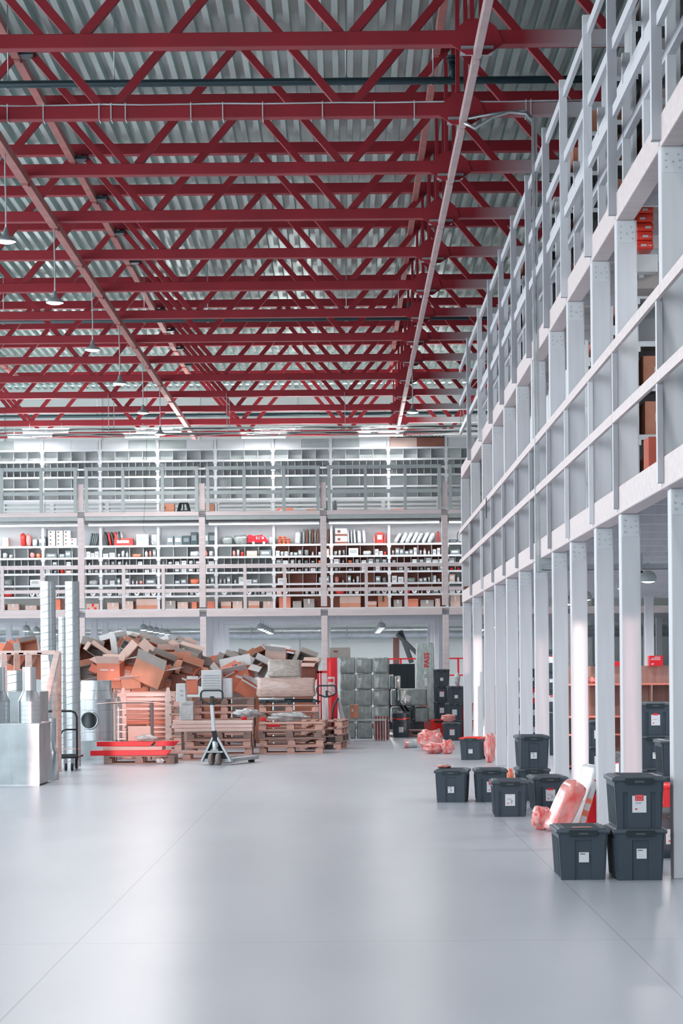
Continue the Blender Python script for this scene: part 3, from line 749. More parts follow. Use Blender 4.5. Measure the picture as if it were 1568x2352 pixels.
# toy truck
xa, xb = shelfx(569), shelfx(615)
t = thing('toy_truck', 'bright red toy fire truck on the top shelf of the first deck', 'toy truck', (xa, RY+.12, u1[0]))
L = xb-xa
MB().poly([(0,.05),(L,.05),(L,.10),(L*.93,.13),(L*.9,.16),(L*.84,.2),(L*.6,.2),(L*.58,.12),(0,.12)], -.08, .08).build('chassis', redplas, t)
MB().box(0, L*.52, -.075, .075, .125, .2).box(L*.05, L*.62, -.03, .03, .205, .225).build('body', redplas, t)
MB().tube([(L*.02, 0, .2), (L*.75, 0, .235)], .014, 8).box(L*.0, L*.2, -.04, .04, .2, .25).build('ladder', redplas, t)
MB().box(L*.7, L*.8, -.083, -.079, .14, .18).box(L*.42, L*.47, -.083, -.076, .13, .2).build('window', paper, t)
for x in (L*.28, L*.8):
    MB().lathe([(.038, -.09), (.038, -.06)], 14, (x, 0, .038), axis='Y', cap0=True, cap1=True).lathe([(.038, .06), (.038, .09)], 14, (x, 0, .038), axis='Y', cap0=True, cap1=True).build('wheel', greyp, t)
t = thing('spring_coil', 'black coil standing on the top shelf at the far right', 'coil', (shelfx(1056), RY+.15, u1[0]+.002))
MB().tube([(.07*math.cos(a)+.004, -.03+a*.004, .16+.145*math.sin(a)) for a in [k*.35 for k in range(72)]], .008, 6).build('coil', black, t)
# cardboard boxes on the bottom shelf
ROWG = [(-6,10,1382,'p'),(16,43,1382,'p'),(57,84,1386,'p'),(127,138,1372,'r'),(197,227,1383,'t'),(244,272,1381,'p'),(283,306,1378,'p'),(312,363,1373,'2'),(379,403,1378,'w'),(407,432,1381,'p'),(440,452,1381,'o'),(475,493,1380,'o'),(507,531,1381,'2'),(533,556,1380,'p'),(570,596,1380,'2'),(603,630,1381,'p'),(640,668,1371,'o'),(672,693,1381,'g'),(697,723,1376,'w'),(779,829,1371,'2'),(839,865,1383,'2'),(867,892,1370,'c'),(904,924,1380,'w'),(936,961,1378,'o'),(965,997,1381,'w'),(999,1011,1378,'p'),(1034,1058,1369,'p')]
NG = {'p': (cardp, wpack, 'pale cardboard box'), '2': (card, cardp, 'two-tone cardboard box'), 'w': (cardg, wpack, 'greyish cardboard box with white tape'), 'r': (opack, None, 'reddish cardboard box'), 't': (cardp, redplas, 'cardboard box with bright red tape'), 'o': (cardo, None, 'warm orange-brown cardboard box'), 'g': (cardg, None, 'grey carton'), 'c': (card, dpack, 'open cardboard box of papers')}
for k, (a, b_, ty, kd) in enumerate(ROWG):
    xa, xb = at(a, 1390, RY)[0], at(b_, 1390, RY)[0]; h_ = Z(ty, RY)-u1[-1]; m, tp, nm = NG[kd]
    t = thing('cardboard_box', 'x', 'box', ((xa+xb)/2, RY+.24, u1[-1]), random.uniform(-.04, .04)); w_ = (xb-xa)*.96
    MB().box(-w_/2, w_/2, -.2, .2, 0, h_).build('box', m, t, bevel=.008)
    if kd == '2': MB().box(-w_/2-.001, w_/2+.001, -.203, -.199, h_*.38, h_).build('flap', cardp, t)
    if tp: MB().box(-w_*.08, w_*.08, -.206, -.2, h_*.45, h_*.98).build('tape', tp, t)
    if kd == 't': MB().box(-w_*.4, -w_*.28, -.206, -.2, h_*.05, h_*.25).box(w_*.1, w_*.3, -.206, -.2, h_*.05, h_*.35).build('tape', tp, t)
    bi = max(0, min(8, int((xa-RX[0])/RW)))
    tag(t, '%s, bottom shelf, %s, %s of its row' % (nm, BN[bi], ORD[k] if k < 20 else 'twenty-' + ORD[k-20]), 'box', 'cardboard boxes on the bottom shelf')
# things standing on the upper deck
zd = deckt2
def px_box(name, a, b_, ty, Y, z0, m, lab, cat='box', dep=.3, tape=None):
    xa, xb = at(a, ty, Y)[0], at(b_, ty, Y)[0]; h_ = at(a, ty, Y)[1]-z0
    t = thing(name, lab, cat, ((xa+xb)/2, Y+dep/2, z0)); w_ = xb-xa
    MB().box(-w_/2, w_/2, -dep/2, dep/2, 0, h_).build('box', m, t, bevel=.008)
    if tape: MB().box(-w_*.3, -w_*.1, -dep/2-.004, -dep/2, h_*.5, h_*.7).build('print', tape, t)
    return t
px_box('cardboard_box', 368, 400, 1157, RY, zd, card, 'brown cardboard box left of the dark stool on the upper deck', tape=cardd)
px_box('cardboard_box', 470, 494, 1157, RY, zd, card, 'brown cardboard box right of the second column on the upper deck')
px_box('cardboard_box', 635, 672, 1167, RY, zd, cardo, 'bright orange-brown box on the upper deck', tape=paper)
px_box('cardboard_box', 703, 725, 1169, RY, zd, card, 'small brown box with red content by the third column on the upper deck', tape=redplas)
px_box('cardboard_box', 775, 806, 1171, RY, zd, card, 'low brown box with film, right of the third column on the upper deck', tape=wfilm)
px_box('cardboard_box', 839, 868, 1169, RY, zd, cardg, 'greyish low box on the upper deck in the middle of the fourth bay')
px_box('cardboard_box', 897, 936, 1169, RY, zd, cardo, 'orange low box on the upper deck right of the grey box')
px_box('cardboard_box', 955, 1000, 1173, RY, zd, card, 'flat brown box on the upper deck left of the fourth column')
px_box('cardboard_box', 1030, 1060, 1170, RY, zd, cardo, 'low orange box on the upper deck right of the fourth column')
xs_, _ = at(421, 1170, RY)
t = thing('step_stool', 'dark plastic step stool on the upper deck', 'stool', (xs_, RY+.2, zd)); hs = Z(1152, RY)-zd
MB().box(-.11, .11, -.11, .11, hs-.03, hs).build('seat', darker, t, bevel=.01)
for sx_ in (-1, 1):
    for sy_ in (-1, 1): MB().bar((sx_*.09, sy_*.09, hs-.03), (sx_*.155, sy_*.14, 0), .05, .05).build('leg', darker, t)
MB().box(-.02, .02, -.1, -.08, .1, hs-.03).box(-.13, .13, -.125, -.1, .04, .1).build('panel', darker, t)
# grey sacks at the third column
for k, px in enumerate((748, 768)):
    xa, _ = at(px, 1160, RY)
    o = MB().blob((0, 0, .5), (1, 1, 1), 30+k, .12, .7).build('plastic_sack', bpack); o.location = (xa, RY+.6, zd); o.scale = (.14, .2, .38)
    tag(o, 'grey plastic sack %s the rack post by the third column, upper deck' % ('left of', 'right of')[k], 'sack')
# ------------------------------------------------------------------ racks of the right mezzanine
rs = [1.95, 1.5, 1.08, .62, .12]
rr = make_rack('shelving_unit', 0, 2.15, rs, [0, 0, 0, 0], wsteel, depth=.55)
MB().box(-.006, 0, .0, .55, .1, 2.1).build('side_panel', wsteel, rr)
first = True; rb = random.Random(5)
for lv, z in ((0, L1T-.01), (1, L2T-.01)):
    for k in range(10):
        y = YK[k]+1.55
        o = rr if first else dup(rr); first = False
        o.location = (2.74, y, z); nm = ('first', 'upper')[lv]
        o['label'] = 'white shelving unit end-on to the aisle, %s right deck, %s from camera' % (nm, ORD[k]); o['group'] = 'shelving on the right mezzanine'
        for si, zs in enumerate(rs):
            cnt = 0; prev = ''
            for q in range(2):
                if rb.random() < .2 or (lv == 0 and k == 1 and si == 1): continue
                m, nm2 = rb.choice([(card, 'brown'), (cardp, 'pale brown'), (cardd, 'dark brown'), (cardg, 'grey'), (dpack, 'dark'), (cardo, 'orange-brown'), (wpack, 'white')])
                if (lv, k, si, q) in ((0, 0, 0, 0), (0, 0, 1, 0)): m, nm2 = cardg, 'grey'
                if q == 1 and nm2 == prev: m, nm2 = (wpack, 'white') if nm2 != 'white' else (card, 'brown')
                prev = nm2
                key = 'rb' + nm2
                if key not in PR:
                    PR[key] = t = thing('cardboard_box', 'x', 'box'); MB().box(-.5, .5, -.5, .5, 0, 1).build('box', m, t); MB().box(-.2, .3, -.505, -.5, .4, .65).build('sticker', paper, t)
                else: t = dup(PR[key])
                t.location = (2.74+.26+q*.42, y+.3, z+zs); t.rotation_euler = (0, 0, 0); t.scale = (rb.uniform(.3, .38), .45, rb.uniform(.2, .33))
                cnt += 1
                t['label'] = '%s box, %s shelf, %s rack from the camera, %s right deck, %s' % (nm2, SH[si], ORD[k], nm, ('aisle side', 'inner side')[q] + (', smaller' if rb.random() < 0 else '')); t['group'] = 'boxes in the right mezzanine racks'
# stack of orange packs high on the right
Y_ = 19.9
for k in range(5):
    xa, za = at(1453, 580 - 20.4*k, Y_); xb, zb = at(1497, 560-20.4*k, Y_)
    o = MB().blob((0, 0, .5), (1, 1, 1), 50+k, .03, .25).build('orange_pack', mat('orange_film', (242,62,42), .3, var=.1, scale=9, bump=.3, coat=.6))
    o.location = ((xa+xb)/2, Y_, za); o.scale = (xb-xa, .3, .083); 
    st = MB().box(-.1, .18, -.525, -.5, .2, .42).build('sticker', paper, o); st.location = (random.uniform(-.2, .15), .0, .1)
    tag(o, 'orange film-wrapped pack high on the right behind columns, %s from bottom' % ORD[k], 'pack', 'orange packs stacked high on the right')
xa, za = at(1475, 585, Y_)
px_box('storage_box', 1446, 1510, 584, 19.75, at(1475, 625, 19.75)[1], wpack, 'white flat box under the stack of orange packs', dep=.4)
px_box('cardboard_box', 1455, 1512, 612, 19.9, at(1475, 664, 19.9)[1], cardg, 'greyish cardboard box with a white sticker, high on the right under the orange packs', dep=.4, tape=paper)
px_box('cardboard_box', 1488, 1512, 1003, 18.4, L1T, mat('rust_cardboard', (176,84,66), .8, var=.06), 'rust-coloured box standing on the right deck behind the guard rail', dep=.3)
# ================================================================== THINGS ON THE FLOOR
# ------------------------------------------------------------------ storage bins
def make_bin(bm, lm, open_top=False):
    t = thing('storage_bin', 'x', 'storage bin')
    W0, D0, W1, D1, H = .165, .265, .185, .285, .36
    mb = MB().frus(0.0, H, W0, D0, W1, D1, cap1=False)
    if open_top: mb.frus(0.02, H, W0-.006, D0-.006, W1-.006, D1-.006, cap1=False)
    sl = (W1-W0)/H; sd = (D1-D0)/H
    # raised outer panels leave a centre recess at the near end and two grooves at the far end
    def fp(x0, x1, z0, z1, s, th=.013):
        ya = -(D0+sd*z0)*s; yb = -(D0+sd*z1)*s
        vs = [(x0,ya,z0),(x1,ya,z0),(x1,yb,z1),(x0,yb,z1),(x0,ya-th*s,z0),(x1,ya-th*s,z0),(x1,yb-th*s,z1),(x0,yb-th*s,z1)]
        mb.add(vs, [(4,5,6,7),(0,4,7,3),(1,2,6,5),(3,7,6,2),(0,1,5,4)])
    a = W0-.004
    fp(-a, -.062, .0, .30, 1); fp(.062, a, .0, .30, 1); fp(-a-.006, a+.006, .30, .345, 1)
    fp(-a, -.12, .0, .27, -1); fp(-.085, .085, .0, .27, -1); fp(.12, a, .0, .27, -1); fp(-a-.006, a+.006, .27, .345, -1)
    for s in (-1, 1):      # ribs on the long sides
        for k in range(7):
            y = -.21+.07*k
            vs = [(s*W0, y-.012, .02), (s*W0, y+.012, .02), (s*(W0+sl*.3), y+.012, .31), (s*(W0+sl*.3), y-.012, .31)]
            vs += [(v[0]+s*.007, v[1], v[2]) for v in vs]
            mb.add(vs, [(4,5,6,7),(0,1,5,4),(1,2,6,5),(2,3,7,6),(3,0,4,7)])
    mb.frus(H-.012, H, W1+.014, D1+.014, W1+.016, D1+.016)
    mb.build('body', bm, t)
    ld = MB().frus(H+.0005, H+.018, W1+.017, D1+.017, W1+.014, D1+.014).frus(H+.018, H+.028, W1-.0, D1-.0, W1-.012, D1-.012)
    for k in range(-2, 3): ld.box(-W1*.7, W1*.7, k*.1-.012, k*.1+.012, H+.028, H+.032)
    if not open_top: ld.build('lid', lm, t)
    for s in (-1, 1):
        c = MB().box(-.105, .105, s*(D1+.018)-.012, s*(D1+.018)+.012, H-.03, H+.014); c.build('clasp', darker, t)
        MB().box(-.035, .035, s*(D1+.031)-.0015, s*(D1+.031)+.0015, H-.018, H-.004).build('clasp_tab', lidm, t)
    return t
BP = {'dark': make_bin(dark, lidm), 'orangelid': None, 'open': None, 'red': None}
def bin_kind(k):
    if BP.get(k): return BP[k]
    if k == 'orangelid': BP[k] = make_bin(dark, orange)
    if k == 'open': BP[k] = make_bin(dark, dark, True)
    if k == 'red': BP[k] = make_bin(mat('orange_red_plastic', (236,44,38), .4, var=.05), orange)
    if k == 'crimson': BP[k] = make_bin(redplas, redplas)
    return BP[k]
nb = {}
def label_small(t, rz_off=0, txt=None, x=0, z=.15, s=.075):
    MB().box(x-s/2, x+s/2, -.2845, -.283, z-s*.5, z+s*.5).build('sticker', paper, t, bevel=0)
    mb = MB()
    for k in range(5): mb.bar((x-s*.38+k*s*.1, -.2855, z+s*.3), (x-s*.33+k*s*.1, -.2855, z+s*.37), .001, .004); mb.bar((x-s*.33+k*s*.1, -.2855, z+s*.37), (x-s*.28+k*s*.1, -.2855, z+s*.3), .001, .004)
    mb.build('handwriting', ink, t)
    if txt: text_mesh(txt, .045, ink, t, (x, -.2855, z-.012))
def label_big(t, txt=None, side=1, redsq='full', x=0, z=.19, w_=.105, h_=.145, num=None):
    # side=1: far (grooved) end turned to the viewer
    y = -.2905
    MB().box(x-w_/2, x+w_/2, y-.001, y, z-h_/2, z+h_/2).build('sticker', paper, t)
    if redsq == 'full':
        MB().box(x-w_*.3, x+w_*.3, y-.002, y-.001, z+h_*.1, z+h_*.42).build('red_mark', redink, t)
        mb = MB()
        for r_ in range(2):
            for k in range(3):
                cx = x-w_*.18+k*w_*.18; cz = z+h_*(.33-.15*r_)
                mb.tube([(cx+.0065*math.cos(a), y-.0028, cz+.0075*math.sin(a)) for a in [j*PI/4 for j in range(7)]], .0013, 4)
        mb.build('white_glyphs', paper, t)
    if redsq == 'band':
        MB().box(x-w_*.3, x+w_*.3, y-.002, y-.001, z+h_*.32, z+h_*.47).build('red_mark', redink, t)
    if redsq == 'dots':
        MB().box(x-w_*.42, x-w_*.28, y-.002, y-.001, z+h_*.36, z+h_*.46).box(x+w_*.28, x+w_*.42, y-.002, y-.001, z+h_*.36, z+h_*.46).build('corner_mark', ink, t)
        MB().bar((x-.012, y-.002, z+h_*.3), (x, y-.002, z+h_*.42), .003, .002).bar((x+.012, y-.002, z+h_*.3), (x, y-.002, z+h_*.42), .003, .002).build('peak_mark', cardd, t)
    if redsq: MB().box(x-w_*.3, x-w_*.14, y-.002, y-.001, z-h_*.35, z-h_*.28).build('red_spot', redink, t)
    mb = MB()
    for k in range(6): mb.bar((x-w_*.25+k*w_*.07, y-.002, z-.005), (x-w_*.22+k*w_*.07, y-.002, z+.004), .001, .0025)
    mb.build('print_line', ink, t)
    if txt: text_mesh(txt, .05, ink, t, (x+.015, y-.002, z-.035))
    if num: text_mesh(num, .038, redink, t, (x-.012, y-.002, z-.022), bold=.0006)
def bin_at(px, py, kind, lab, rz=0, face='A', level=0, small=None, big=None, Y=None, X=None, grp='storage bins', z0=0, **kw):
    if Y is None: fx, fy = flo(px, py); X_, Y_ = fx, fy + .275
    else: X_, Y_ = (X if X is not None else at(px, 1600, Y)[0]), Y + .275
    base = bin_kind(kind)
    if base.get('used'): t = dup(base)
    else: t = base; t['used'] = 1
    t = t
    # copy without stickers: stickers are added only to copies
    t.location = (X_, Y_, z0 + level*.389); 
    t['label'] = lab; t['category'] = 'storage bin'; t['group'] = grp
    ro = rz + (PI if face == 'B' else 0)
    t.rotation_euler = (0, 0, ro)
    if small is not None or big is not None:
        h = bpy.data.objects.new('sticker_set', None)
        n0 = set(t.children)
        if small is not None: label_small(t, txt=small or None, **{k: v for k, v in kw.items() if k in ('x', 'z', 's')})
        if big is not None: label_big(t, txt=big or None, redsq=kw.get('redsq', 'full'), num=kw.get('num'))
        bpy.data.objects.remove(h)
        new = [c for c in t.children if c not in n0]
        stk_ = [c for c in new if c.name.startswith('sticker')][0]
        for c in new:
            if c is not stk_: c.parent = stk_
        new = [stk_]
        if face == 'B':
            for c in new:
                c.location = (-c.location.x, -c.location.y, c.location.z); c.rotation_euler.z = PI
    return t
# keep the prototypes free of stickers: the first of each kind is used for a plain bin far back
bin_at(958, 1683, 'dark', 'plain dark bin behind the stack with the red lid, near the grey wrapped bales', grp='dark bins', Y=52.5)
bin_at(0, 0, 'orangelid', 'dark bin with a bright orange lid under the foremost leaning column, small sticker', rz=-.22, Y=38.3, X=at(1084, 1740, 38.9)[0], small='', grp='bins')
bin_kind('orangelid')['used'] = 1
t = bin_at(1339, 2021, 'dark', 'dark bin alone in the foreground with a pale orange label across its lid', small='', z=.17, x=.005)
MB().box(-.075, .07, -.27, -.19, .392, .3935).build('lid_label', mat('pale_orange_label', (232,166,152), .6), t)
bin_at(1469, 2022, 'dark', 'dark bin at the bottom of the foreground stack of two, small blank sticker', small='', z=.2, x=.01, rz=.01)
bin_at(1469, 2022, 'dark', 'dark bin on top of the foreground stack of two, sticker with a red square', face='B', level=1, big='', rz=-.008)
bin_at(1543, 1971, 'dark', 'dark bin half hidden by the nearest column, white sticker with corner dots', face='B', big='', redsq='dots')
bin_at(1173, 1876, 'dark', 'dark bin on the aisle with a white sheet numbered 7 and corner dots', face='B', big='7', redsq='dots', rz=-.03)
bin_at(1262, 1864, 'dark', 'dark bin behind the red wrapped parcel, sticker with a red band', face='B', big='7', redsq='band', rz=.03)
bin_at(1042, 1843, 'dark', 'dark bin farthest out in the aisle, small torn sticker and red film on its lid', small='7', rz=-.12)
bin_at(1129, 1842, 'dark', 'dark bin just behind the bin numbered 7, red and white sticker', face='B', big='', redsq='full', rz=-.02)
bin_at(1226, 1839, 'dark', 'dark bin under the one with a small sticker numbered 7, no sticker in sight', rz=0)
bin_at(1226, 1839, 'dark', 'dark bin on top of a stack of two beside a column, small sticker numbered 7', level=1, small='7', rz=0)
bin_at(1038, 1701, 'dark', 'dark bin behind the pile of red wrapped bags, white and red sticker', face='B', big='', redsq='band')
bin_at(1000, 1692, 'red', 'orange-red bin behind the pile of wrapped bags', rz=.25, small='')
MB()
bin_at(921, 1694, 'dark', 'dark bin carrying stacked lids, one of them red', face='B', big='', redsq=None)
Xs, Ys = flo(921, 1694); Ys += .275
for k, (m, dz, lab) in enumerate(((dark, 0, 'dark bin lid lying directly on the bin that carries lids'), (orange, .035, 'bright red-orange bin lid in the stack of lids'), (dark, .07, 'dark bin lid just above the red-orange lid'), (dark, .105, 'dark bin lid second from top of the stack of lids'), (dark, .14, 'dark bin lid on top of the stack of lids'))):
    o = MB().frus(0, .018, .202, .302, .2, .3).frus(.018, .03, .19, .29, .18, .28).box(-.1, .1, -.315, -.3, -.02, .01).build('bin_lid', m); o.location = (Xs, Ys, .393+dz); tag(o, lab, 'lid', 'stacked bin lids')
for k in range(3):
    o = MB().frus(0, .016, .2, .3, .2, .3).build('bin_lid', dark); o.location = (Xs-.05+.06*k, Ys+.0, .393+.18+.145); o.rotation_euler = (0, .95, .1*k); tag(o, 'dark bin lid leaning on the stack of lids, %s from the left' % ORD[k], 'lid', 'leaning bin lids'); o.scale = (.8, .8, 1)
for lv, (kw, lab) in enumerate((({}, 'dark bin at the foot of the far stack of four'), (dict(big='', redsq='dots', face='B'), 'dark bin with a spotted sheet, second from below in the far stack of four'), (dict(big='', redsq='band', face='B'), 'dark bin with a red-topped sticker, third from below in the far stack of four'), (dict(small=''), 'dark bin with a small torn sticker topping the far stack of four'))):
    bin_at(1015, 1686, 'dark', lab, level=lv, **kw)
for lv, (kw, lab) in enumerate((({}, 'dark bin at the foot of the stack of three just left of the far columns'), (dict(big='', redsq=None, face='B'), 'dark bin with a plain white sheet, middle of the stack of three'), (dict(small=''), 'dark bin with a square sticker topping the stack of three'))):
    bin_at(1044 + (4 if lv == 2 else 0), 1693, 'dark', lab, level=lv, **kw)
bin_at(982, 1680, 'dark', 'dark bin behind the far stack of four, under the wrapped packs', Y=54.5)
bin_kind('crimson')
for lv in range(2): bin_at(1068, 1692, 'crimson', 'crimson bin beside the stack of three, ' + ('lower', 'upper')[lv] + ' one', level=lv, grp='crimson bins')
# under the right mezzanine
def stk(px, Y, n, lab, kinds=None, rz=0):
    for lv in range(n):
        opt = [dict(big='', redsq='full', face='B'), dict(small=''), dict(big='', redsq='band', face='B'), dict(big='7', redsq='dots', face='B')][(lv+int(px)) % 4]
        kd = (kinds or {}).get(lv, 'dark')
        bin_at(px, 0, kd, '%s bin %s, stack %s' % ('dark' if kd == 'dark' else 'red', ('at the bottom', 'second up', 'third up', 'fourth up', 'fifth up')[lv], lab), level=lv, Y=Y, rz=rz, grp='stacked bins under the right mezzanine', **opt)
stk(1504, 26.2, 3, 'before the wooden cabinet, nearest one')
stk(1266, 44.5, 5, 'between the sixth and seventh aisle columns')
stk(1283, 40, 2, 'behind the fourth column')
stk(1222, 50, 4, 'seen through a narrow gap left of the tall stack', {2: 'crimson'})
stk(1190, 51.5, 4, 'in the far gap under the right mezzanine')
stk(1155, 52, 3, 'far back behind the leaning pair of columns')
stk(1318, 36, 2, 'just left of the wooden cabinet, behind the brightest column', {1: 'crimson'})
stk(1371, 33.5, 2, 'under the slatted cabinet between two bright columns')
stk(1410, 31, 1, 'near the crimson bin with the number 70')
stk(1556, 24.5, 2, 'at the right edge behind the nearest column')
t = bin_at(1388, 1898, 'crimson', 'crimson bin with a white sheet marked 70 behind the nearest lit column', face='B', big='', redsq=None, num='70')
bin_at(1562, 1862, 'crimson', 'crimson bin at the right edge, seen beside the foreground stack', Y=22.5, X=at(1562, 1800, 22.5)[0])
# wooden cabinet under the mezzanine
brownm = mat('brown_veneer', (164,132,122), .6, var=.16, scale=3, stretch=(9,9,.5))
brownd = mat('veneer_edge', (222,130,112), .5, var=.05)
Yc = 34.5
xa, _ = at(1300, 1600, Yc); xb, _ = at(1547, 1600, Yc)
t = thing('wooden_cabinet', 'tall brown veneered shelf cabinet under the right mezzanine', 'cabinet', (xa, Yc, 0)); Wc = xb-xa
MB().box(0, Wc, .38, .4, 0, 1.6).build('back_panel', brownm, t)
for x in (0, Wc*.42, Wc*.43, Wc*.79, Wc-.02): MB().box(x, x+.018, 0, .38, 0, 1.32).build('side_panel', brownm, t)
for z in (0.03, .52, .80, 1.30): MB().box(0, Wc, -.005, .38, z, z+.03).build('shelf', brownd, t)
MB().box(0, Wc, 0.34, .37, 1.33, 1.6).build('top_board', brownm, t)
xr, _ = at(1509, 1520, Yc)
t = thing('red_box', 'bright red box with white print standing on the wooden cabinet', 'box', (xr, Yc+.2, 1.6))
MB().box(-.11, .1, -.1, .1, -.0, .155).build('box', redplas, t)
MB().box(-.08, .06, -.104, -.1, .11, .118).box(-.03, .06, -.104, -.1, .13, .138).box(-.1, .06, -.104, -.1, .09, .098).poly([(-.09,.03),(-.04,.04),(-.06,.01)], -.104, -.1).build('print', paper, t)
for k, (px, pz) in enumerate(((1420, 1.6), (1372, 1.6))):
    xr, _ = at(px, 1520, Yc); 
    o = MB().box(-.05, .05, -.06, .06, 0, .07 if k == 0 else .045).build('small_box', redplas if k == 0 else darker, bevel=.004); o.location = (xr, Yc+.2, pz); tag(o, ('small red box' , 'small dark box')[k] + ' on top of the wooden cabinet, seen between columns', 'box')
o = MB().blob((0, 0, .5), (1, 1, 1), 77, .1, .7).build('wrapped_parcel', rfilm); o.location = (at(1367, 1570, Yc)[0], Yc+.16, 1.33); o.scale = (.2, .3, .11); tag(o, 'red and white wrapped parcel on the cabinet shelf', 'parcel')
# ------------------------------------------------------------------ wrapped goods on the right
def blob(name, px, py, wpx, hpx, m, lab, cat='parcel', Y=None, seed=0, amp=.12, e=.6, dep=None, rot=(0, 0, 0), z=None, grp=None):
    if Y is None: X, Y = flo(px, py)
    else: X = at(px, py, Y)[0]
    s = Y/F; w_, h_ = wpx*s, hpx*s
    if z is None: z = 0
    o = MB().blob((0, 0, .5), (1, 1, 1), seed, amp, e, 28, 18).build(name, m)
    o.location = (X, Y+(dep or w_)/2, z); o.scale = (w_, dep or w_*.8, h_); o.rotation_euler = rot
    return tag(o, lab, cat, grp)
blob('wrapped_parcel', 1247, 1908, 58, 58, rfilm, 'round red parcel in clear film lying on the aisle floor', seed=1, amp=.16, e=.8)
Xp, Yp = flo(1300, 1912)
t = thing('wrapped_parcel', 'long pinkish-red box in clear film leaning toward the right', 'parcel', (Xp-.08, Yp, 0)); t.rotation_euler = (0, .47, .25)
MB().blob((0, .12, .27), (.2, .3, .55), 4, .05, .3, 30, 20).build('film', rfilm, t)
MB().box(-.07, .07, .0, .22, .02, .5).build('box', rpack, t)
t = thing('flat_carton', 'white and orange flat carton in clear film leaning against the column', 'carton', (Xp+.16, Yp+.35, 0)); t.rotation_euler = (0, .34, .35)
MB().box(-.035, .035, -.02, .28, .0, .66).build('carton', cardw, t, bevel=.004)
MB().box(-.0355, .036, -.023, -.02, .0, .32).build('orange_print', opack, t)
MB().box(-.03, .03, -.025, -.023, .2, .27).box(-.03, .03, -.025, -.023, .07, .14).build('picture', paper, t)
MB().box(-.01, .014, -.025, -.023, .5, .515).build('red_mark', redink, t)
MB().blob((0, .13, .47), (.09, .32, .42), 9, .06, .3).build('film', wfilm, t)
blob('plastic_bag', 1362, 1897, 26, 30, rfilm, 'small film-wrapped red bag between the flat carton and the crimson bin', seed=6, amp=.2, e=.9)
blob('wrapped_parcel', 987, 1725, 66, 50, rfilm, 'large red and white bag in clear film, tallest of the far pile', seed=11, amp=.14, e=.7)
blob('wrapped_parcel', 998, 1732, 58, 27, rfilm, 'flat red and white bag in clear film lying in front of the far pile', seed=12, amp=.14, e=.75)
blob('wrapped_parcel', 1028, 1732, 36, 34, rfilm, 'red and white bag at the right of the far pile beside the orange-lidded bin', seed=13, amp=.16, e=.7)
blob('wrapped_parcel', 1030, 1676, 38, 18, pinkp, 'pink and red wrapped pack lying on the dark bin behind the far pile', seed=14, amp=.15, e=.7, Y=49.4, z=.389, dep=.3)
blob('wrapped_parcel', 971, 1651, 28, 16, rfilm, 'red and white wrapped pack on the dark bin left of the far stack', seed=15, e=.5, Y=52.3, z=.62, dep=.2)
t = thing('film_roll', 'white film roll with a red stripe lying in the aisle', 'roll', flo(942, 1718) + (.09,)); t.rotation_euler = (0, 0, -1.25)
MB().lathe([(.085, -.14), (.085, .14)], 20, axis='Y', cap0=True, cap1=True).build('roll', wfilm, t)
MB().lathe([(.086, -.14), (.087, -.06)], 20, axis='Y').build('stripe', rfilm, t); MB().lathe([(.03, -.15), (.03, -.138)], 12, axis='Y', cap0=True).build('core', greyp, t)
blob('plastic_bag', 1125, 1752, 30, 72, rfilm, 'tall red and clear bag behind the leaning pair of columns', seed=21, amp=.16, e=.6, dep=.2)
blob('plastic_bag', 1172, 1790, 20, 62, opack, 'orange bag standing right of the leaning columns', seed=22, amp=.15, e=.8, Y=27.8, dep=.15)
blob('plastic_bag', 1145, 1850, 16, 40, mat('film_dark_red', (150,60,62), .3, var=.3, scale=12, bump=.4), 'dark red bag between two bins on the aisle', seed=23, amp=.15, e=.8, Y=26.6)
blob('plastic_bag', 1020, 1766, 46, 9, rfilm, 'crumpled red film on the lid of the bin farthest out', seed=24, amp=.2, e=.9, Y=26.5, z=.392, dep=.3)
blob('plastic_bag', 1050, 1610, 16, 30, wfilm, 'white bag on the stack of three bins', seed=25, amp=.2, e=.8, Y=52.5, z=1.17)
blob('wrapped_parcel', 1180, 1560, 14, 26, redplas, 'red packet on the far shelf under the right mezzanine', seed=26, Y=52, z=1.17)
# ------------------------------------------------------------------ pallets
def make_pallet(m1, m2):
    t = thing('wooden_pallet', 'x', 'pallet')
    for k in range(5): MB().box(-.6, .6, -.4+k*.175, -.4+k*.175+(.1 if k % 2 else .1), .122, .144).build('deck_board', m1, t)
    for x in (-.6, -.05, .5): MB().box(x, x+.1, -.4, .4, .1, .1215).build('cross_board', m2, t)
    for x in (-.6, -.07, .46):
        for y in (-.4, -.07, .26): MB().box(x, x+.14, y, y+.14, .022, .0995).build('block', m1, t)
    for y in (-.4, -.05, .3): MB().box(-.6, .6, y, y+.1, 0, .0215).build('bottom_board', m1, t)
    return t
pal1 = make_pallet(wood, woodd); pal2 = make_pallet(woodd, woodd); pu = {}
def pstack(X, Y, n, place, rz=0, mix=0, z0=0):
    rr_ = random.Random(int(X*10+Y*7))
    for k in range(n):
        pr = pal2 if (k+mix) % 3 == 2 or (mix == 9) else pal1
        o = dup(pr) if pu.get(pr.name) else pr; pu[pr.name] = 1
        o.location = (X+rr_.uniform(-.02, .02), Y+rr_.uniform(-.02, .02)+.4, z0+k*.1455); o.rotation_euler = (0, 0, rz+rr_.uniform(-.012, .012))
        pos = 'only one' if n == 1 else 'bottom one' if k == 0 else 'top one' if k == n-1 else ORD[k]+' from below'
        o['label'] = '%s wooden pallet %s, %s' % ('weathered' if pr is pal2 else 'light', place, pos); o['group'] = 'wooden pallets'
fx, fy = flo(317, 1755); pstack(fx, fy, 1, 'under the red beams', mix=9)
fx, fy = flo(667, 1731); pstack(fx, fy, 4, 'in the stack below the loose white film', mix=0); S2 = (fx, fy)
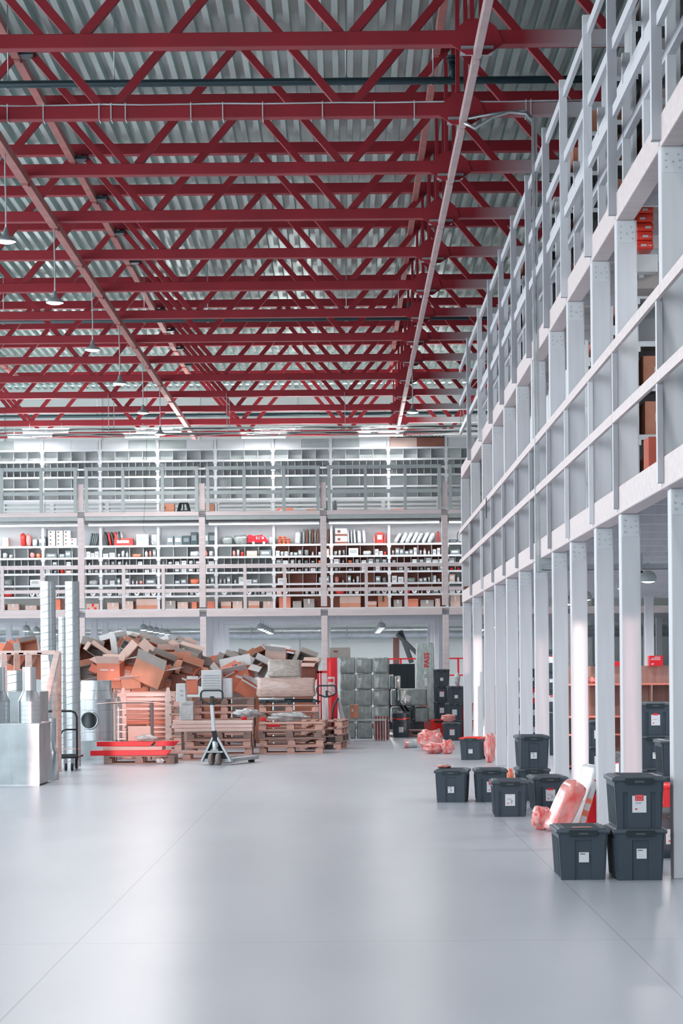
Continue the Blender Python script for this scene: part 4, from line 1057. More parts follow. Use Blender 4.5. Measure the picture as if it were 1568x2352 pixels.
fx, fy = flo(745, 1722); pstack(fx, fy+.3, 4, 'in the stack at the right end beside the aisle', rz=PI/2-.1, mix=1)
fx, fy = flo(502, 1734); pstack(fx, fy, 3, 'under the long planks behind the pallet truck', mix=0); S4 = (fx, fy)
fx, fy = flo(430, 1747); pstack(fx, fy, 1, 'lying left of the pallet truck', mix=0)
X_, _ = at(515, 1640, 45); pstack(X_, 45, 7, 'in the tall stack behind the planks', mix=2)
X_, _ = at(664, 1640, 44.7); pstack(X_, 44.7, 6, 'in the tall stack carrying the wrapped boxes', mix=1)
X_, _ = at(345, 1590, 44.2); pstack(X_, 44.2, 8, 'in the tall stack behind the timber rack', mix=0)
fx, fy = flo(832, 1683); pstack(fx, fy, 1, 'under small wrapped goods near the grey bales', rz=PI/2)
# planks on the pallets
for k in range(6):
    o = MB().box(-.75, .75, 0, .11, 0, .036).build('plank', woodl, bevel=.003)
    lay = k // 2
    o.location = (at(487, 1670, 41.6)[0]+.01*k-lay*.02, S4[1]+.05+.14*(k % 2)+.02*lay, .4375+lay*.07+ (0 if k % 2 else 0)); o.scale = (1, 1, 1.7)
    tag(o, 'pale fresh plank on the pallets behind the pallet truck, %s layer, %s' % (ORD[lay], ('front', 'back')[k % 2]), 'plank', 'planks on the pallets')
# loose film with red bits
o = MB().blob((0, 0, .5), (1, 1, 1), 41, .2, .9, 36, 18).build('plastic_film', wfilm); o.location = (at(565, 1650, 42.4)[0], 42.8, .44+.21); o.scale = (.62, .5, .2); tag(o, 'crumpled white film heap on the planks, left of the other heap', 'film')
o = MB().blob((0, 0, .5), (1, 1, 1), 43, .22, .9, 36, 18).build('plastic_film', wfilm); o.location = (S2[0]-.05, 42.9, .584); o.scale = (.95, .55, .19); tag(o, 'crumpled white film heap on the pallet stack beside the tall white column', 'film')
for k, (px, py, w_) in enumerate(((560, 1650, 13), (604, 1652, 14), (630, 1664, 34))):
    X_, Z_ = at(px, py, 42.2); o = MB().blob((0, 0, 0), (w_*42.2/F, .06, .075), 60+k, .1, .35).build('red_wrapper', redplas); o.location = (X_, 42.35 if k < 2 else 41.9, Z_); tag(o, 'bright red wrapper caught in the white film, ' + ('leftmost', 'middle one', 'hanging lowest, right')[k], 'wrapper')
# wrapped boxes on the tall stack
def wrapped(px0, px1, py0, py1, Y, m, lab, dep=.5, name='wrapped_box', e=.22, seed=0, z=None, grp=None):
    xa, zt = at(px0, py0, Y); xb, zb = at(px1, py1, Y)
    if z is not None: zt += z-zb; zb = z
    o = MB().blob((0, 0, .5), (1, 1, 1), seed, .035, e, 40, 22).build(name, m); o.location = ((xa+xb)/2, Y+dep/2, zb); o.scale = (xb-xa, dep, zt-zb)
    return tag(o, lab, 'wrapped box', grp)
ztop = 6*.1455
MB_ = MB()
t = thing('metal_stand', 'dark metal frame parts lying on the tall pallet stack', 'frame', (at(664, 1600, 44.7)[0], 44.8, ztop))
MB().tube([(-.62, 0, .07), (.6, 0, .07)], .022, 8).tube([(-.6, .3, .09), (-.1, .25, .1), (.5, .3, .09), (.62, .3, .05)], .02, 8).build('tube', dpipe, t)
MB().tube([(-.62, -.05, .125), (-.1, -.05, .12)], .02, 8).build('white_tube', wsteel, t)
for x in (-.5, 0, .5): MB().box(x-.03, x+.03, -.05, .4, 0, .09).build('block', dpipe, t)
zb_ = ztop+.145
a = wrapped(586, 727, 1553, 1598, 44.9, pfilm, 'long pale brown box wrapped in film on the tall pallet stack', seed=1, z=zb_); zt_ = zb_ + a.scale[2]
wrapped(612, 693, 1513, 1554, 44.95, mat('film_over_greybrown', (176,166,158), .22, var=.14, scale=10, bump=.5, coat=.8), 'shorter greyish wrapped box on top of the long wrapped box', seed=2, z=zt_)
# grey wrapped bales
bz = [.0, .37, .74, 1.11, 1.48]
for r in range(5):
    for c in range(3):
        px = (798, 836.5, 875)[c]
        X_ = at(px, 1560, 50.5)[0]
        o = MB().blob((0, 0, .5), (1, 1, 1), r*5+c, .03, .2, 32, 20).build('wrapped_bale', gfilm); o.location = (X_, 50.5+.25, bz[r]); o.scale = (.382, .5, .37)
        tag(o, 'grey film-wrapped bale in the stack right of the red machine, %s from below, %s column' % (ORD[r], ('left', 'middle', 'right')[c]), 'wrapped bale', 'stacked grey bales')
for k, (a_, b_, c_, d_, Y) in enumerate(((893,905,1549,1582,51.2),(907,920,1552,1582,51.8),(897,910,1583,1620,52.2),(912,982,1581,1621,51),(896,948,1622,1660,51.5),(951,986,1622,1658,51.2))):
    wrapped(a_, b_, c_, d_, Y, gfilm, 'grey film-wrapped box right of the bale stack, ' + ('narrow one beside the top bales','narrow one with a dark top corner','narrow one at mid height','long one with a white paper sheet','low one behind the lids','low one behind the orange-red bin')[k], seed=70+k)
X_, Z_ = at(936, 1604, 50.95); o = MB().box(-.06, .06, -.004, 0, -.07, .07).build('paper_sheet', paper); o.location = (X_, 50.985, Z_); o.rotation_euler = (0, .35, 0); tag(o, 'white paper sheet stuck on the long grey wrapped box', 'paper sheet')
# support under the odd boxes
X_, _ = at(940, 1660, 51.6); pstack(X_, 51.6, 1, 'under the grey wrapped boxes at the back')
# black panel, dark chute, red frame
xa, zt = at(893, 1525, 56.5); xb, zb = at(954, 1582, 56.5)
t = thing('black_panel', 'large black panel standing behind the grey wrapped boxes', 'panel', ((xa+xb)/2, 56.9, 0)); MB().box((xa-xb)/2, (xb-xa)/2, 0, .06, 0, zt).build('panel', mat('black_sheet', (14,34,40), .6), t)
for x in (-.25, .1): MB().box(x, x+.02, -.01, 0, .05, zt-.05).build('seam', black, t)
t = thing('loading_chute', 'dark brown and grey chute rising against the far wall', 'chute', (at(912, 1500, 66)[0], 66, 0))
MB().box(-.12, .06, 0, .2, 0, 2.5).build('post', mat('brown_steel', (104,66,62), .6), t)
MB().bar((.0, -.1, 2.6), (.9, -.3, 1.7), .2, .1).bar((.1, 0, 2.7), (.42, -.1, 1.75), .12, .12).build('arm', black, t)
t = thing('red_scaffold', 'thin bright red steel frame standing at the back behind the bins', 'frame', (at(975, 1600, 62)[0], 62, 0))
L = .6; ax = at(892, 1514, 62)[0]-t.location.x; bx = at(1066, 1514, 62)[0]-t.location.x; cx = at(1052, 1514, 62)[0]-t.location.x; dx = at(920, 1514, 62)[0]-t.location.x
MB().box(ax, bx, 0, .04, 1.83, 1.87).box(cx-.3, bx, 0, .04, 1.36, 1.4).build('rail', redplas, t)
for x in (cx, dx, ax, bx): MB().box(x-.025, x+.025, 0, .05, 0, 1.85).build('post', redplas, t)
# tall clear-wrapped item with red lettering
xa, zt = at(954, 1476, 53.5); xb, _ = at(997, 1476, 53.5)
t = thing('wrapped_board', 'tall board in clear film with red upright lettering', 'wrapped board', ((xa+xb)/2, 53.5, .0)); W_ = xb-xa
MB().box(-W_/2+.02, W_/2-.02, .02, .12, 0, zt-.03).build('board', mat('grey_board', (150,160,158), .5, var=.1), t)
MB().blob((0, .07, zt/2), (W_, .2, zt), 3, .03, .12, 40, 24).build('film', mat('film_grey', (160,172,170), .2, var=.25, scale=7, bump=.6, coat=.8, stretch=(3,1,.8)), t)
text_mesh('PASS', .17, redink, t, (.04, -.035, zt-.42), (PI/2, -PI/2, 0), bold=.004)
MB().box(-.02, .05, -.04, -.036, zt-1.05, zt-.85).box(-.02, .03, -.04, -.036, zt-.76, zt-.7).build('sticker', paper, t)
# red machine and things around it
xa, zt = at(727, 1511, 46.4); xb, _ = at(774, 1511, 46.4)
t = thing('red_machine', 'tall bright red cabinet behind the third column with a white perforated panel', 'machine', (xb, 46.4, 0))
MB().box(-.215, 0, 0, .35, 0, zt).build('housing', redplas, t, bevel=.006)
MB().box(xa-xb, xa-xb+.05, 0, .05, 0, zt-.28).box(xa-xb+.07, xa-xb+.1, 0, .04, 0, zt-.28).box(xa-xb, -.215, 0, .03, zt-.32, zt-.27).build('side_frame', redplas, t)
pz = zt-.78; px_ = -.2
mb = MB().box(px_, px_+.145, -.012, 0, pz, pz+.38); mb.build('panel', paper, t, bevel=.01)
MB().box(px_+.01, px_+.115, -.016, -.012, pz+.27, pz+.34).build('red_window', redplas, t)
mb = MB()
for i in range(4):
    for j in range(6): mb.lathe([(.0085, 0), (.0085, .004)], 8, (px_+.028+i*.03, -.0165, pz+.03+j*.04), axis='Y', cap0=True, cap1=True)
mb.build('red_holes', redplas, t)
MB().box(-.21, -.17, -.06, 0, 0, .1).build('foot', redplas, t)
t = thing('vacuum_hose', 'bent grey tube standing in front of the red cabinet', 'hose', (at(763, 1655, 44)[0], 44.2, 0))
MB().tube([(0, 0, .3), (0, 0, .72), (.03, 0, .85), (.1, 0, .98), (.13, 0, 1.0)], .022, 10).build('tube', black, t); MB().box(-.1, .12, -.1, .12, 0, .3).build('base', greyp, t)
for k in range(3):
    t = thing('leaning_panel', 'pale-edged panel leaning beside the red cabinet, %s from the left' % ORD[k], 'panel', (at(806+k*5-10, 1640, 46.8)[0], 46.8+.2*k, 0), 0, 'panels leaning by the red cabinet'); t.rotation_euler = (0, -.2-.03*k, 0)
    MB().box(-.02, .01, 0, .14, 0, 1.7-.25*k).build('panel', (cardd, greyp, darker)[k], t); MB().box(-.024, .014, -.01, 0, 0, 1.7-.25*k).build('edge', wsteel, t)
t = thing('slatted_rack', 'upright rack of red-brown slats in front of the grey bales', 'slatted rack', (at(877, 1672, 49.2)[0], 49.2, 0))
for k in range(5): MB().box(-.15+k*.062, -.15+k*.062+.04, 0, .02, 0, .53).build('slat', mat('red_brown_wood', (150,66,58), .6, var=.15, scale=6), t)
MB().box(-.16, .16, .02, .035, .08, .11).box(-.16, .16, .02, .035, .42, .45).build('rail', wsteel, t)
for k in range(4): MB().box(-.11+k*.062+.004, -.11+k*.062+.014, -.004, .0, 0, .53).build('gap_strip', wsteel, t)
blob('wrapped_goods', 815, 1678, 36, 30, wfilm, 'white film-wrapped block on the small pallet near the bales, left', Y=54.6, z=.145, seed=80, dep=.4, e=.35)
blob('wrapped_goods', 850, 1678, 34, 26, wfilm, 'white film-wrapped block on the small pallet near the bales, right', Y=54.7, z=.145, seed=81, dep=.4, e=.45)
blob('red_packet', 846, 1670, 30, 10, redplas, 'flat red packet on the small pallet near the bales', Y=54.4, z=.145, seed=82, dep=.2)
px_box('cardboard_box', 803, 823, 1619, 48.8, .5, card, 'brown box with a taped paper, in front of the grey bales', dep=.3, tape=paper)
t = thing('glass_table', 'low table with thin white frame in front of the grey bales', 'table', (at(840, 1640, 48.7)[0], 48.7, 0))
MB().box(-.55, .45, 0, .4, .44, .47).build('tabletop', greyp, t)
for x in (-.54, .42): 
    for y in (0.01, .37): MB().box(x, x+.02, y, y+.02, 0, .44).build('leg', wsteel, t)
# ------------------------------------------------------------------ pallet truck
def jack(name, X, Y, rz, lab):
    t = thing(name, lab, 'pallet truck', (X, Y, 0), rz)
    q = lambda cx, cy: ((cx-540)/1347, (1835-cy)/1347)
    lp = [(300,175),(345,150),(735,150),(785,180),(797,215),(797,335),(755,385),(575,462),(505,462),(335,400),(285,345),(272,300),(275,215)]
    MB().tube([(q(*p)[0], -.12, q(*p)[1]) for p in lp], .016, 10, closed=True).build('handle', black, t)
    MB().tube([(q(570,290)[0], -.12, q(570,290)[1]), (q(655,355)[0], -.12, q(655,355)[1]), (q(662,395)[0], -.12, q(662,395)[1])], .007, 6).build('lever', black, t)
    MB().bar((0, -.12, q(0,475)[1]), (0, -.12, q(0,282)[1]), .05, .04).build('handle_neck', black, t)
    MB().bar((.005, -.06, q(0,1065)[1]), (0, -.12, q(0,475)[1]), .058, .045).build('pole', paper, t, bevel=.006)
    MB().bar((.01, 0, q(0,1275)[1]), (.005, -.06, q(0,1060)[1]), .062, .06).build('pole_base', black, t)
    MB().lathe([(.055, .25), (.055, .38), (.04, .41), (.02, .41)], 18, (0, .02, 0), cap0=True, cap1=True).build('pump', galv, t)
    MB().box(-.07, .07, -.03, .05, .23, .26).tube([(.03, -.03, .3), (.08, -.05, .33)], .008, 6).build('bracket', galv, t)
    for s in (-1, 1): MB().bar((s*.035, .02, .46), (s*.255, .06, .06), .06, .035).build('frame_arm', galv, t)
    MB().poly([(-.03,.44),(.03,.44),(.23,.09),(-.23,.09)], .07, .085).build('back_plate', black, t)
    MB().box(-.17, .15, -.03, .01, .205, .235).build('crossbar', galv, t)
    MB().box(-.28, .28, .06, .2, .045, .1).build('fork_base', galv, t)
    for s in (-1, 1):
        w_ = MB().lathe([(.04, -.028), (.095, -.028), (.1, -.02), (.1, .02), (.095, .028), (.04, .028)], 24, (s*.065, 0, .1), axis='X', cap0=True, cap1=True); w_.build('wheel', mat('wheel_rubber', (150,138,134), .7), t)
        MB().poly([(s*.2-.08,.05),(s*.2+.08,.05),(s*.2+.08,.105),(s*.2-.08,.105)], .15, 1.3).build('fork', galv, t)
        MB().lathe([(.035, -.05), (.035, .05)], 14, (s*.2, 1.15, .036), axis='X', cap0=True, cap1=True).build('roller', black, t)
    return t
X_, Y_ = flo(494, 1757); jack('pallet_truck', X_+.0, Y_, -.33, 'hand pallet truck with dark loop handle and white pole, standing in the open')
X_ = at(750, 1600, 44.7)[0]; jack('pallet_truck', X_, 45.03, 0, 'second hand pallet truck, its dark handle showing beside the third column')
# ------------------------------------------------------------------ red beams on the front pallet
X1, Y1 = flo(317, 1755)
def beam(px0, px1, z, Y, m, lab, h_=.075, dep=.12, name='red_beam', cut=.08):
    xa = at(px0, 1720, Y)[0]; xb = at(px1, 1720, Y)[0]
    o = MB().poly([(xa, 0), (xb-cut, 0), (xb, h_), (xa, h_)], 0, dep).build(name, m, bevel=.004); o.location = (0, Y, z); return tag(o, lab, 'beam')
beam(207, 393, .146, Y1+.02, redplas, 'bright red beam lying lowest and nearest on the front pallet', .085, .16)
beam(236, 372, .232, Y1+.06, cardp, 'flat pale timber between the two red beams', .06, .5, 'timber_board', .0)
beam(222, 355, .294, Y1+.3, redplas, 'upper red beam, on the left, on the front pallet', .08, .12)
beam(357, 411, .294, Y1+.3, redplas, 'short upper red beam jutting out right of the film', .085, .2)
beam(232, 360, .147, Y1+.5, cardp, 'pale timber at the back of the front pallet', .08, .2, 'timber_board', .0)
xa, _ = at(319, 1690, Y1+.35); o = MB().box(-.195, .195, 0, .03, 0, .26).build('board', cardp, bevel=.02); o.location = (xa, Y1+.42, .375); tag(o, 'upright pale square board behind the crumpled film', 'board')
blob('plastic_film', 335, 1715, 62, 17, wfilm, 'crumpled white film draped over the red beams', Y=Y1+.1, z=.375, seed=90, amp=.25, e=.9, dep=.35)
blob('plastic_film', 366, 1755, 26, 14, wfilm, 'scrap of white film on the floor under the front pallet', Y=Y1-.1, z=0, seed=91, amp=.25, e=.9)
# timber rack with pointed stakes
Yr = 40.2; g = lambda px, py: at(px, py, Yr)
xa = g(283, 1600)[0]; xb = g(386, 1600)[0]
t = thing('timber_rack', 'timber rack with two tall tapered stakes holding planks', 'timber rack', (xa, Yr, 0)); Lr = xb-xa
for x in (0, Lr):
    zt = g(0, 1585)[1]+.02
    MB().poly([(x-.055, .03), (x+.055, .03), (x+.055, zt-.15), (x+.022, zt), (x-.022, zt), (x-.055, zt-.15)], -.03, .03).build('stake', woodl, t)
    for j in range(4): MB().lathe([(.012, -.045), (.012, -.03)], 8, (x+.04, 0, .35+j*.22), axis='Y', cap0=True).build('bolt', black, t)
    MB().box(x-.05, x+.05, .03, .9, .03, .12).build('foot', wood, t)
MB().box(-.05, Lr+.05, .04, .9, .0, .03).build('base_board', wood, t)
rq = random.Random(3)
for k in range(13):
    z = .13+k*.0825; m = rq.choice([woodl, wood, woodl, cardo if k == 6 else wood])
    o = MB().box(-.02, Lr*rq.uniform(.9, 1.15)+.1, 0, .14, 0, rq.choice([.03, .045, .06])).build('plank', m, bevel=.003); o.location = (xa-.1, Yr+.06+rq.uniform(0, .06), z); tag(o, 'horizontal plank between the tapered stakes, %s from below' % ORD[k], 'plank', 'planks in the timber rack')
    o = MB().box(-.02, Lr*rq.uniform(.8, 1.1)+.05, 0, .14, 0, .07).build('plank', wood, bevel=.003); o.location = (xa-.05, Yr+.35, z); tag(o, 'plank at the back of the timber rack, %s from below' % ORD[k], 'plank', 'rear planks in the timber rack')
Yf = 39.6; t = thing('metal_stand', 'grey square-tube frame standing before the timber rack', 'frame', (at(263, 1700, Yf)[0], Yf, 0)); Lf = at(348, 1700, Yf)[0]-at(263, 1700, Yf)[0]; zf = at(263, 1616, Yf)[1]
for x in (0, Lf):
    for y in (0, .25): MB().box(x-.018, x+.018, y, y+.036, 0, zf).build('leg', greyp if x == 0 else dpipe, t)
MB().box(-.02, Lf+.02, 0, .036, zf, zf+.03).box(-.018, .018, 0, .28, zf, zf+.03).box(Lf-.018, Lf+.018, 0, .28, zf, zf+.03).build('top_bar', dpipe, t)
mb = MB(); 
for j in range(7): mb.box(.04, .2, .02, .04, .1+j*.13, .125+j*.13)
mb.box(.06, .08, 0, .02, .05, zf-.06); mb.build('rungs', woodl, t)
t = thing('curved_lath', 'thin bent wooden lath lying across the grey square-tube frame', 'lath', (0, Yf-.03, 0))
MB().tube([(at(px, py, Yf)[0], 0, at(px, py, Yf)[1]) for px, py in ((222,1617),(250,1614),(290,1612),(325,1612),(360,1614),(385,1618),(411,1624))], .008, 6).build('lath', woodl, t)
# white foam and plastic pieces
for k, (a_, b_, c_, d_, Y, m, lab) in enumerate(((404,428,1570,1612,43.4,cardw,'white foam block with holes standing behind the timber rack'),(412,444,1611,1654,42.9,wfilm,'translucent white tub behind the planks'),(462,509,1539,1600,45.0,wsteel,'white ribbed plastic crate on the pallet stack before the heap'),(510,533,1558,1600,45.1,wpack,'white rounded plastic panel beside the white crate'))):
    xa, zt = at(a_, c_, Y); xb, zb = at(b_, d_, Y)
    zb = zb if k < 2 else 7*.1455; t = thing(('foam_block','plastic_tub','plastic_crate','plastic_sheet')[k], lab, ('foam block','tub','crate','panel')[k], ((xa+xb)/2, Y, zb)); w_ = xb-xa; h_ = zt-zb
    MB().poly([(-w_/2, 0), (w_/2, 0), (w_*.38 if k == 0 else w_/2, h_), (-w_/2, h_)], 0, .3).build('body', m, t, bevel=.012)
    if k == 0: MB().box(-.02, .04, -.004, 0, h_*.3, h_*.4).box(-.02, .04, -.004, 0, h_*.55, h_*.65).build('hole', greyp, t)
    if k == 1: MB().box(-w_*.35, w_*.35, -.01, 0, h_*.82, h_*.88).build('handle', greyp, t)
    if k == 2:
        mb = MB()
        for j in range(7): mb.box(-w_*.42, w_*.42, -.012, 0, h_*(.25+.09*j), h_*(.28+.09*j))
        mb.build('ribs', greyp, t)
# ------------------------------------------------------------------ the heap of cardboard boxes
def open_box(w_, d_, h_, m, fl_, m2=None):
    t = thing('open_cardboard_box', 'x', 'box'); th = .012
    MB().box(-w_/2, w_/2, -d_/2, -d_/2+th, -h_/2, h_/2).box(-w_/2, w_/2, d_/2-th, d_/2, -h_/2, h_/2).box(-w_/2, -w_/2+th, -d_/2+th, d_/2-th, -h_/2, h_/2).box(w_/2-th, w_/2, -d_/2+th, d_/2-th, -h_/2, h_/2).box(-w_/2, w_/2, -d_/2, d_/2, -h_/2, -h_/2+th).build('body', m, t)
    for k, a in enumerate(fl_):
        if a is None: continue
        L_ = min(w_, d_)*.48
        if k < 2:
            s = (-1, 1)[k]; o = MB().box(-w_/2, w_/2, 0, L_*s, 0, .008) if s > 0 else MB().box(-w_/2, w_/2, -L_, 0, 0, .008)
            f = o.build('flap', m2 or m, t); f.location = (0, s*d_/2, h_/2); f.rotation_euler = (s*a, 0, 0)
        else:
            s = (-1, 1)[k-2]; o = MB().box(0, L_, -d_/2, d_/2, 0, .008) if s > 0 else MB().box(-L_, 0, -d_/2, d_/2, 0, .008)
            f = o.build('flap', m2 or m, t); f.location = (s*w_/2, 0, h_/2); f.rotation_euler = (0, -s*a, 0)
    return t
CM = {'c': (card, 'brown'), 'p': (cardp, 'pale brown'), 'd': (cardd, 'dark brown'), 'g': (cardg, 'grey'), 'w': (cardw, 'white-lined'), 'o': (cardo, 'bright orange-brown')}
HEAP = [ # px, py, width px, height px, colour, (tilt about view axis, pitch), Y, place
 (206,1508,56,44,'d',.5,.5,47.6,'at the left end under the column'), (205,1545,48,36,'g',-.5,.6,47,'low at the left end'), (216,1535,20,20,'o',.6,.2,46.6,'tiny one at the left end'),
 (254,1541,58,44,'o',.0,.25,46.4,'facing front with white print'), (296,1543,26,32,'o',.15,.3,46.8,'right of the one with white print'), (230,1504,64,22,'g',.5,.7,47.4,'long one above the printed box'),
 (262,1483,56,30,'d',-.45,.5,48.2,'gaping one near the summit at left'), (285,1487,30,52,'w',-.4,.4,48,'upright white sheet-like one near the summit'), (305,1474,44,22,'g',.25,.3,48.6,'topmost of the heap'),
 (300,1490,48,24,'w',.45,.6,47.8,'just below the summit'), (330,1480,46,22,'o',.55,.3,48.6,'right shoulder of the summit'), (338,1492,36,30,'g',.2,.5,48.3,'behind the big arched box'),
 (355,1497,44,32,'c',.65,.4,48,'pointed one right of the summit'), (316,1520,66,48,'p',-.9,.7,46.9,'big arched open one in the centre'), (348,1545,80,52,'c',.45,.35,46.2,'biggest one at centre front'),
 (372,1525,60,34,'p',.45,.55,46.8,'right of the big arched box'), (378,1490,38,28,'g',-.2,.4,48.6,'grey one on the right saddle'), (388,1510,54,28,'c',.08,.4,47.6,'plain one on the right slope'),
 (413,1484,34,20,'d',.5,.6,48.6,'with dark opening at the right summit'), (432,1488,32,22,'w',.55,.4,48.3,'white one at the right summit'), (404,1499,56,28,'p',.2,.4,48.1,'below the right summit'),
 (430,1508,60,40,'g',.3,.35,47.6,'large grey one at the right end'), (412,1531,58,36,'d',.2,.7,47,'gaping one low on the right slope'), (436,1543,52,36,'p',.65,.5,46.6,'tilted one at the lower right'),
 (420,1566,58,40,'d',.15,.3,46.4,'at the foot on the right'), (441,1578,28,34,'o',.0,.2,46,'small one at the foot on the right'), (304,1568,48,26,'c',-.1,.3,46.3,'lying on the pallets below the centre'),
 (268,1568,52,26,'c',.1,.2,46.8,'low behind the silver duct'), (372,1566,62,34,'c',.3,.3,46.5,'below the biggest one'), (228,1560,50,36,'d',-.1,.3,47.3,'low behind the silver drum'),
 (448,1520,36,40,'g',-.2,.4,48.2,'right of the second column, upper'), (462,1545,40,40,'p',.3,.4,48,'right of the second column, lower'),
 (543,1561,78,50,'o',-.25,.3,46.9,'big orange one in the right-hand heap'), (531,1543,46,18,'w',-.3,.5,46.7,'crossed by a red tape'), (546,1531,26,16,'w',-.15,.3,46.9,'small white one over the taped box'),
 (566,1582,46,36,'o',.65,.2,46.4,'tilted one at the foot of the right-hand heap'), (577,1540,30,28,'w',.25,.3,47.2,'white one with a dark slot'), (585,1522,38,30,'g',-.5,.4,47.9,'dark grey one on the right-hand heap'),
 (524,1524,34,30,'g',.3,.4,48.2,'greyish one at the left of the right-hand heap'), (595,1536,40,32,'g',.4,.5,47.6,'grey one left of the wrapped boxes'), (607,1513,28,36,'d',-.7,.5,48.4,'narrow dark one behind the wrapped boxes'),
 (636,1505,52,26,'p',.1,.3,48.3,'open top one above the wrapped boxes'), (672,1512,46,20,'g',.3,.5,48.4,'flat one right above the wrapped boxes'), (703,1518,44,28,'g',.25,.4,48.2,'right behind the wrapped boxes'),
 (710,1540,38,42,'d',.0,.3,47.5,'dark one right of the wrapped boxes'), (560,1520,40,28,'g',.1,.5,48.6,'behind the white one'), (500,1535,40,34,'c',-.2,.3,48.8,'behind the white crate'),
 (70,1489,44,34,'c',-.5,.5,46,'at the far left behind the timber frame'), (50,1520,60,50,'p',.3,.4,46.4,'far left, half behind the timber frame'), (88,1530,40,60,'c',.1,.2,46.6,'far left behind the first tall duct'), (20,1510,40,40,'g',.7,.5,46.6,'at the left edge behind the ducts')]
rh = random.Random(21)
for k, (px, py, wp, hp, c, tl, pt, Y, place) in enumerate(HEAP):
    s = Y/F; X_, Z_ = at(px, py, Y); m, nm = CM[c]; m2 = CM[rh.choice('pgowc')][0]
    fl_ = [rh.choice([None, rh.uniform(-.9, 1.2)]), rh.uniform(-.5, 1.2), rh.uniform(-.8, 1.1), rh.choice([None, rh.uniform(-.8, 1.2)])]
    w_, h_ = wp*s*.93, hp*s*.93; d_ = max(w_, h_)*.75
    t = open_box(w_, h_, d_, m, fl_, m2) if pt > .35 else open_box(w_, d_, h_, m, fl_, m2)
    t.location = (X_, Y, Z_)
    # opening turned partly toward the aisle for the strongly pitched ones
    base = Matrix.Rotation(tl*.85, 4, 'Y') @ (Matrix.Rotation(PI/2-(.75-pt)*.9 if pt > .35 else pt*.6, 4, 'X')) @ Matrix.Rotation(rh.uniform(-.25, .25), 4, 'Z')
    t.rotation_euler = base.to_euler()
    t['label'] = '%s open box in the heap, %s' % (nm, place); t['group'] = 'cardboard boxes in the heap'
    if 'white print' in place: MB().box(-w_*.35, 0, -d_/2-.004, -d_/2, h_*.1, h_*.16).box(w_*.1, w_*.25, -d_/2-.004, -d_/2, h_*.1, h_*.16).build('print', paper, t)
    if 'red tape' in place:
        MB().box(w_*.15, w_*.3, -h_/2-.004, h_/2+.004, d_/2, d_/2+.006).box(w_*.15, w_*.3, -h_/2-.006, -h_/2, -d_/2, d_/2).build('tape', redplas, t)
# the lower boxes that carry the heap
FB = 0
for lay, (z0, hh, Y) in enumerate(((0, .5, 47.3), (.502, .5, 47.6), (1.005, .42, 48.3))):
    for c in range(((7, 7, 5)[lay])):
        px = (205, 210, 235)[lay] + c*(44, 42, 42)[lay]
        X_ = at(px, 1600, Y)[0]; o = thing('closed_cardboard_box', 'closed %s cardboard box under the heap, %s layer, %s from the left' % (('brown', 'pale brown')[c % 2], ('lowest', 'middle', 'upper')[lay], ORD[c]), 'box', (X_, Y+.55, z0), 0, 'closed boxes beneath the heap')
        MB().box(-.19, .19, -.3, .3, 0, hh).build('body', (card, cardp)[c % 2], o, bevel=.008); MB().box(-.19, .19, -.02, .02, hh, hh+.002).build('tape', cardg, o)
for lay, (z0, hh, Y) in enumerate(((0, .55, 48), (.552, .55, 48.3))):
    for c in range(5):
        X_ = at(505 + c*48, 1600, Y)[0]; o = thing('closed_cardboard_box', 'closed %s box under the right-hand heap, %s layer, %s from left' % (('brown', 'grey')[c % 2], ('lower', 'upper')[lay], ORD[c]), 'box', (X_, Y+.45, z0), 0, 'closed boxes beneath the right-hand heap')
        MB().box(-.2, .2, -.3, .3, 0, hh).build('body', (card, cardg)[c % 2], o, bevel=.008); MB().box(-.2, .2, -.02, .02, hh, hh+.002).build('tape', cardp, o)
px_box('open_box', 756, 804, 1487, 50.6, bz[4]+.364, cardg, 'large greyish open box on top of the grey bales', dep=.4, tape=cardd)
# ------------------------------------------------------------------ sheet-metal ducts on the left
X_, Y_ = at(90, 1750, 30.9)[0], 30.9
t = thing('rectangular_duct', 'large rectangular sheet-metal duct box standing at the left edge', 'duct', (X_-.6, Y_, 0))
H_ = .866
MB().box(-.62, .6, 0, .006, 0.02, H_).box(-.62, .6, 1.19, 1.2, 0.02, H_).box(-.62, -.614, 0, 1.2, 0.02, H_).box(.594, .6, .006, 1.19, 0.02, H_).build('sheet', galv2, t)
MB().box(-.62, .612, -.008, .0, H_-.012, H_).box(.6, .612, -.008, 1.21, H_-.02, H_).box(-.62, .6, -.01, .0, .0, .02).box(.188, .194, -.004, 0, .02, H_).build('flange', galv, t)
MB().box(-.6, .595, .01, 1.19, H_-.02, H_-.014).build('cover', galv2, t)
def spiral(name, px0, px1, Y, z0, z1, lab, seams=.12, parent=None, m=None, loc=None):
    xa, xb = at(px0, 1600, Y)[0], at(px1, 1600, Y)[0]; r = (xb-xa)/2
    t = thing(name, lab, 'duct', ((xa+xb)/2, Y+r, z0)); H = z1-z0
    MB().lathe([(r, 0), (r, H)], 32).lathe([(r-.006, H), (r-.006, 0)], 32).build('pipe', m or brush, t)
    mb = MB(); n_ = int(H/seams)
    pts = [((r+.002)*math.cos(a), (r+.002)*math.sin(a), a/(2*PI)*seams) for a in [j*PI/8 for j in range(int(16*n_))]]
    mb.tube(pts, .0055, 4); mb.build('spiral_seam', greyp, t)
    return t, r
spiral('spiral_duct', 92, 127, 37.6, 0, at(110, 1335, 37.6)[1], 'tall spiral duct standing upright, leftmost of the three')
spiral('spiral_duct', 149, 182, 37.2, 0, at(165, 1335, 37.2)[1], 'tall spiral duct standing upright, right beside the first column')
spiral('spiral_duct', 134, 158, 38.3, 0, at(140, 1417, 38.3)[1], 'shorter spiral duct standing between the two tall ones')
zz = H_
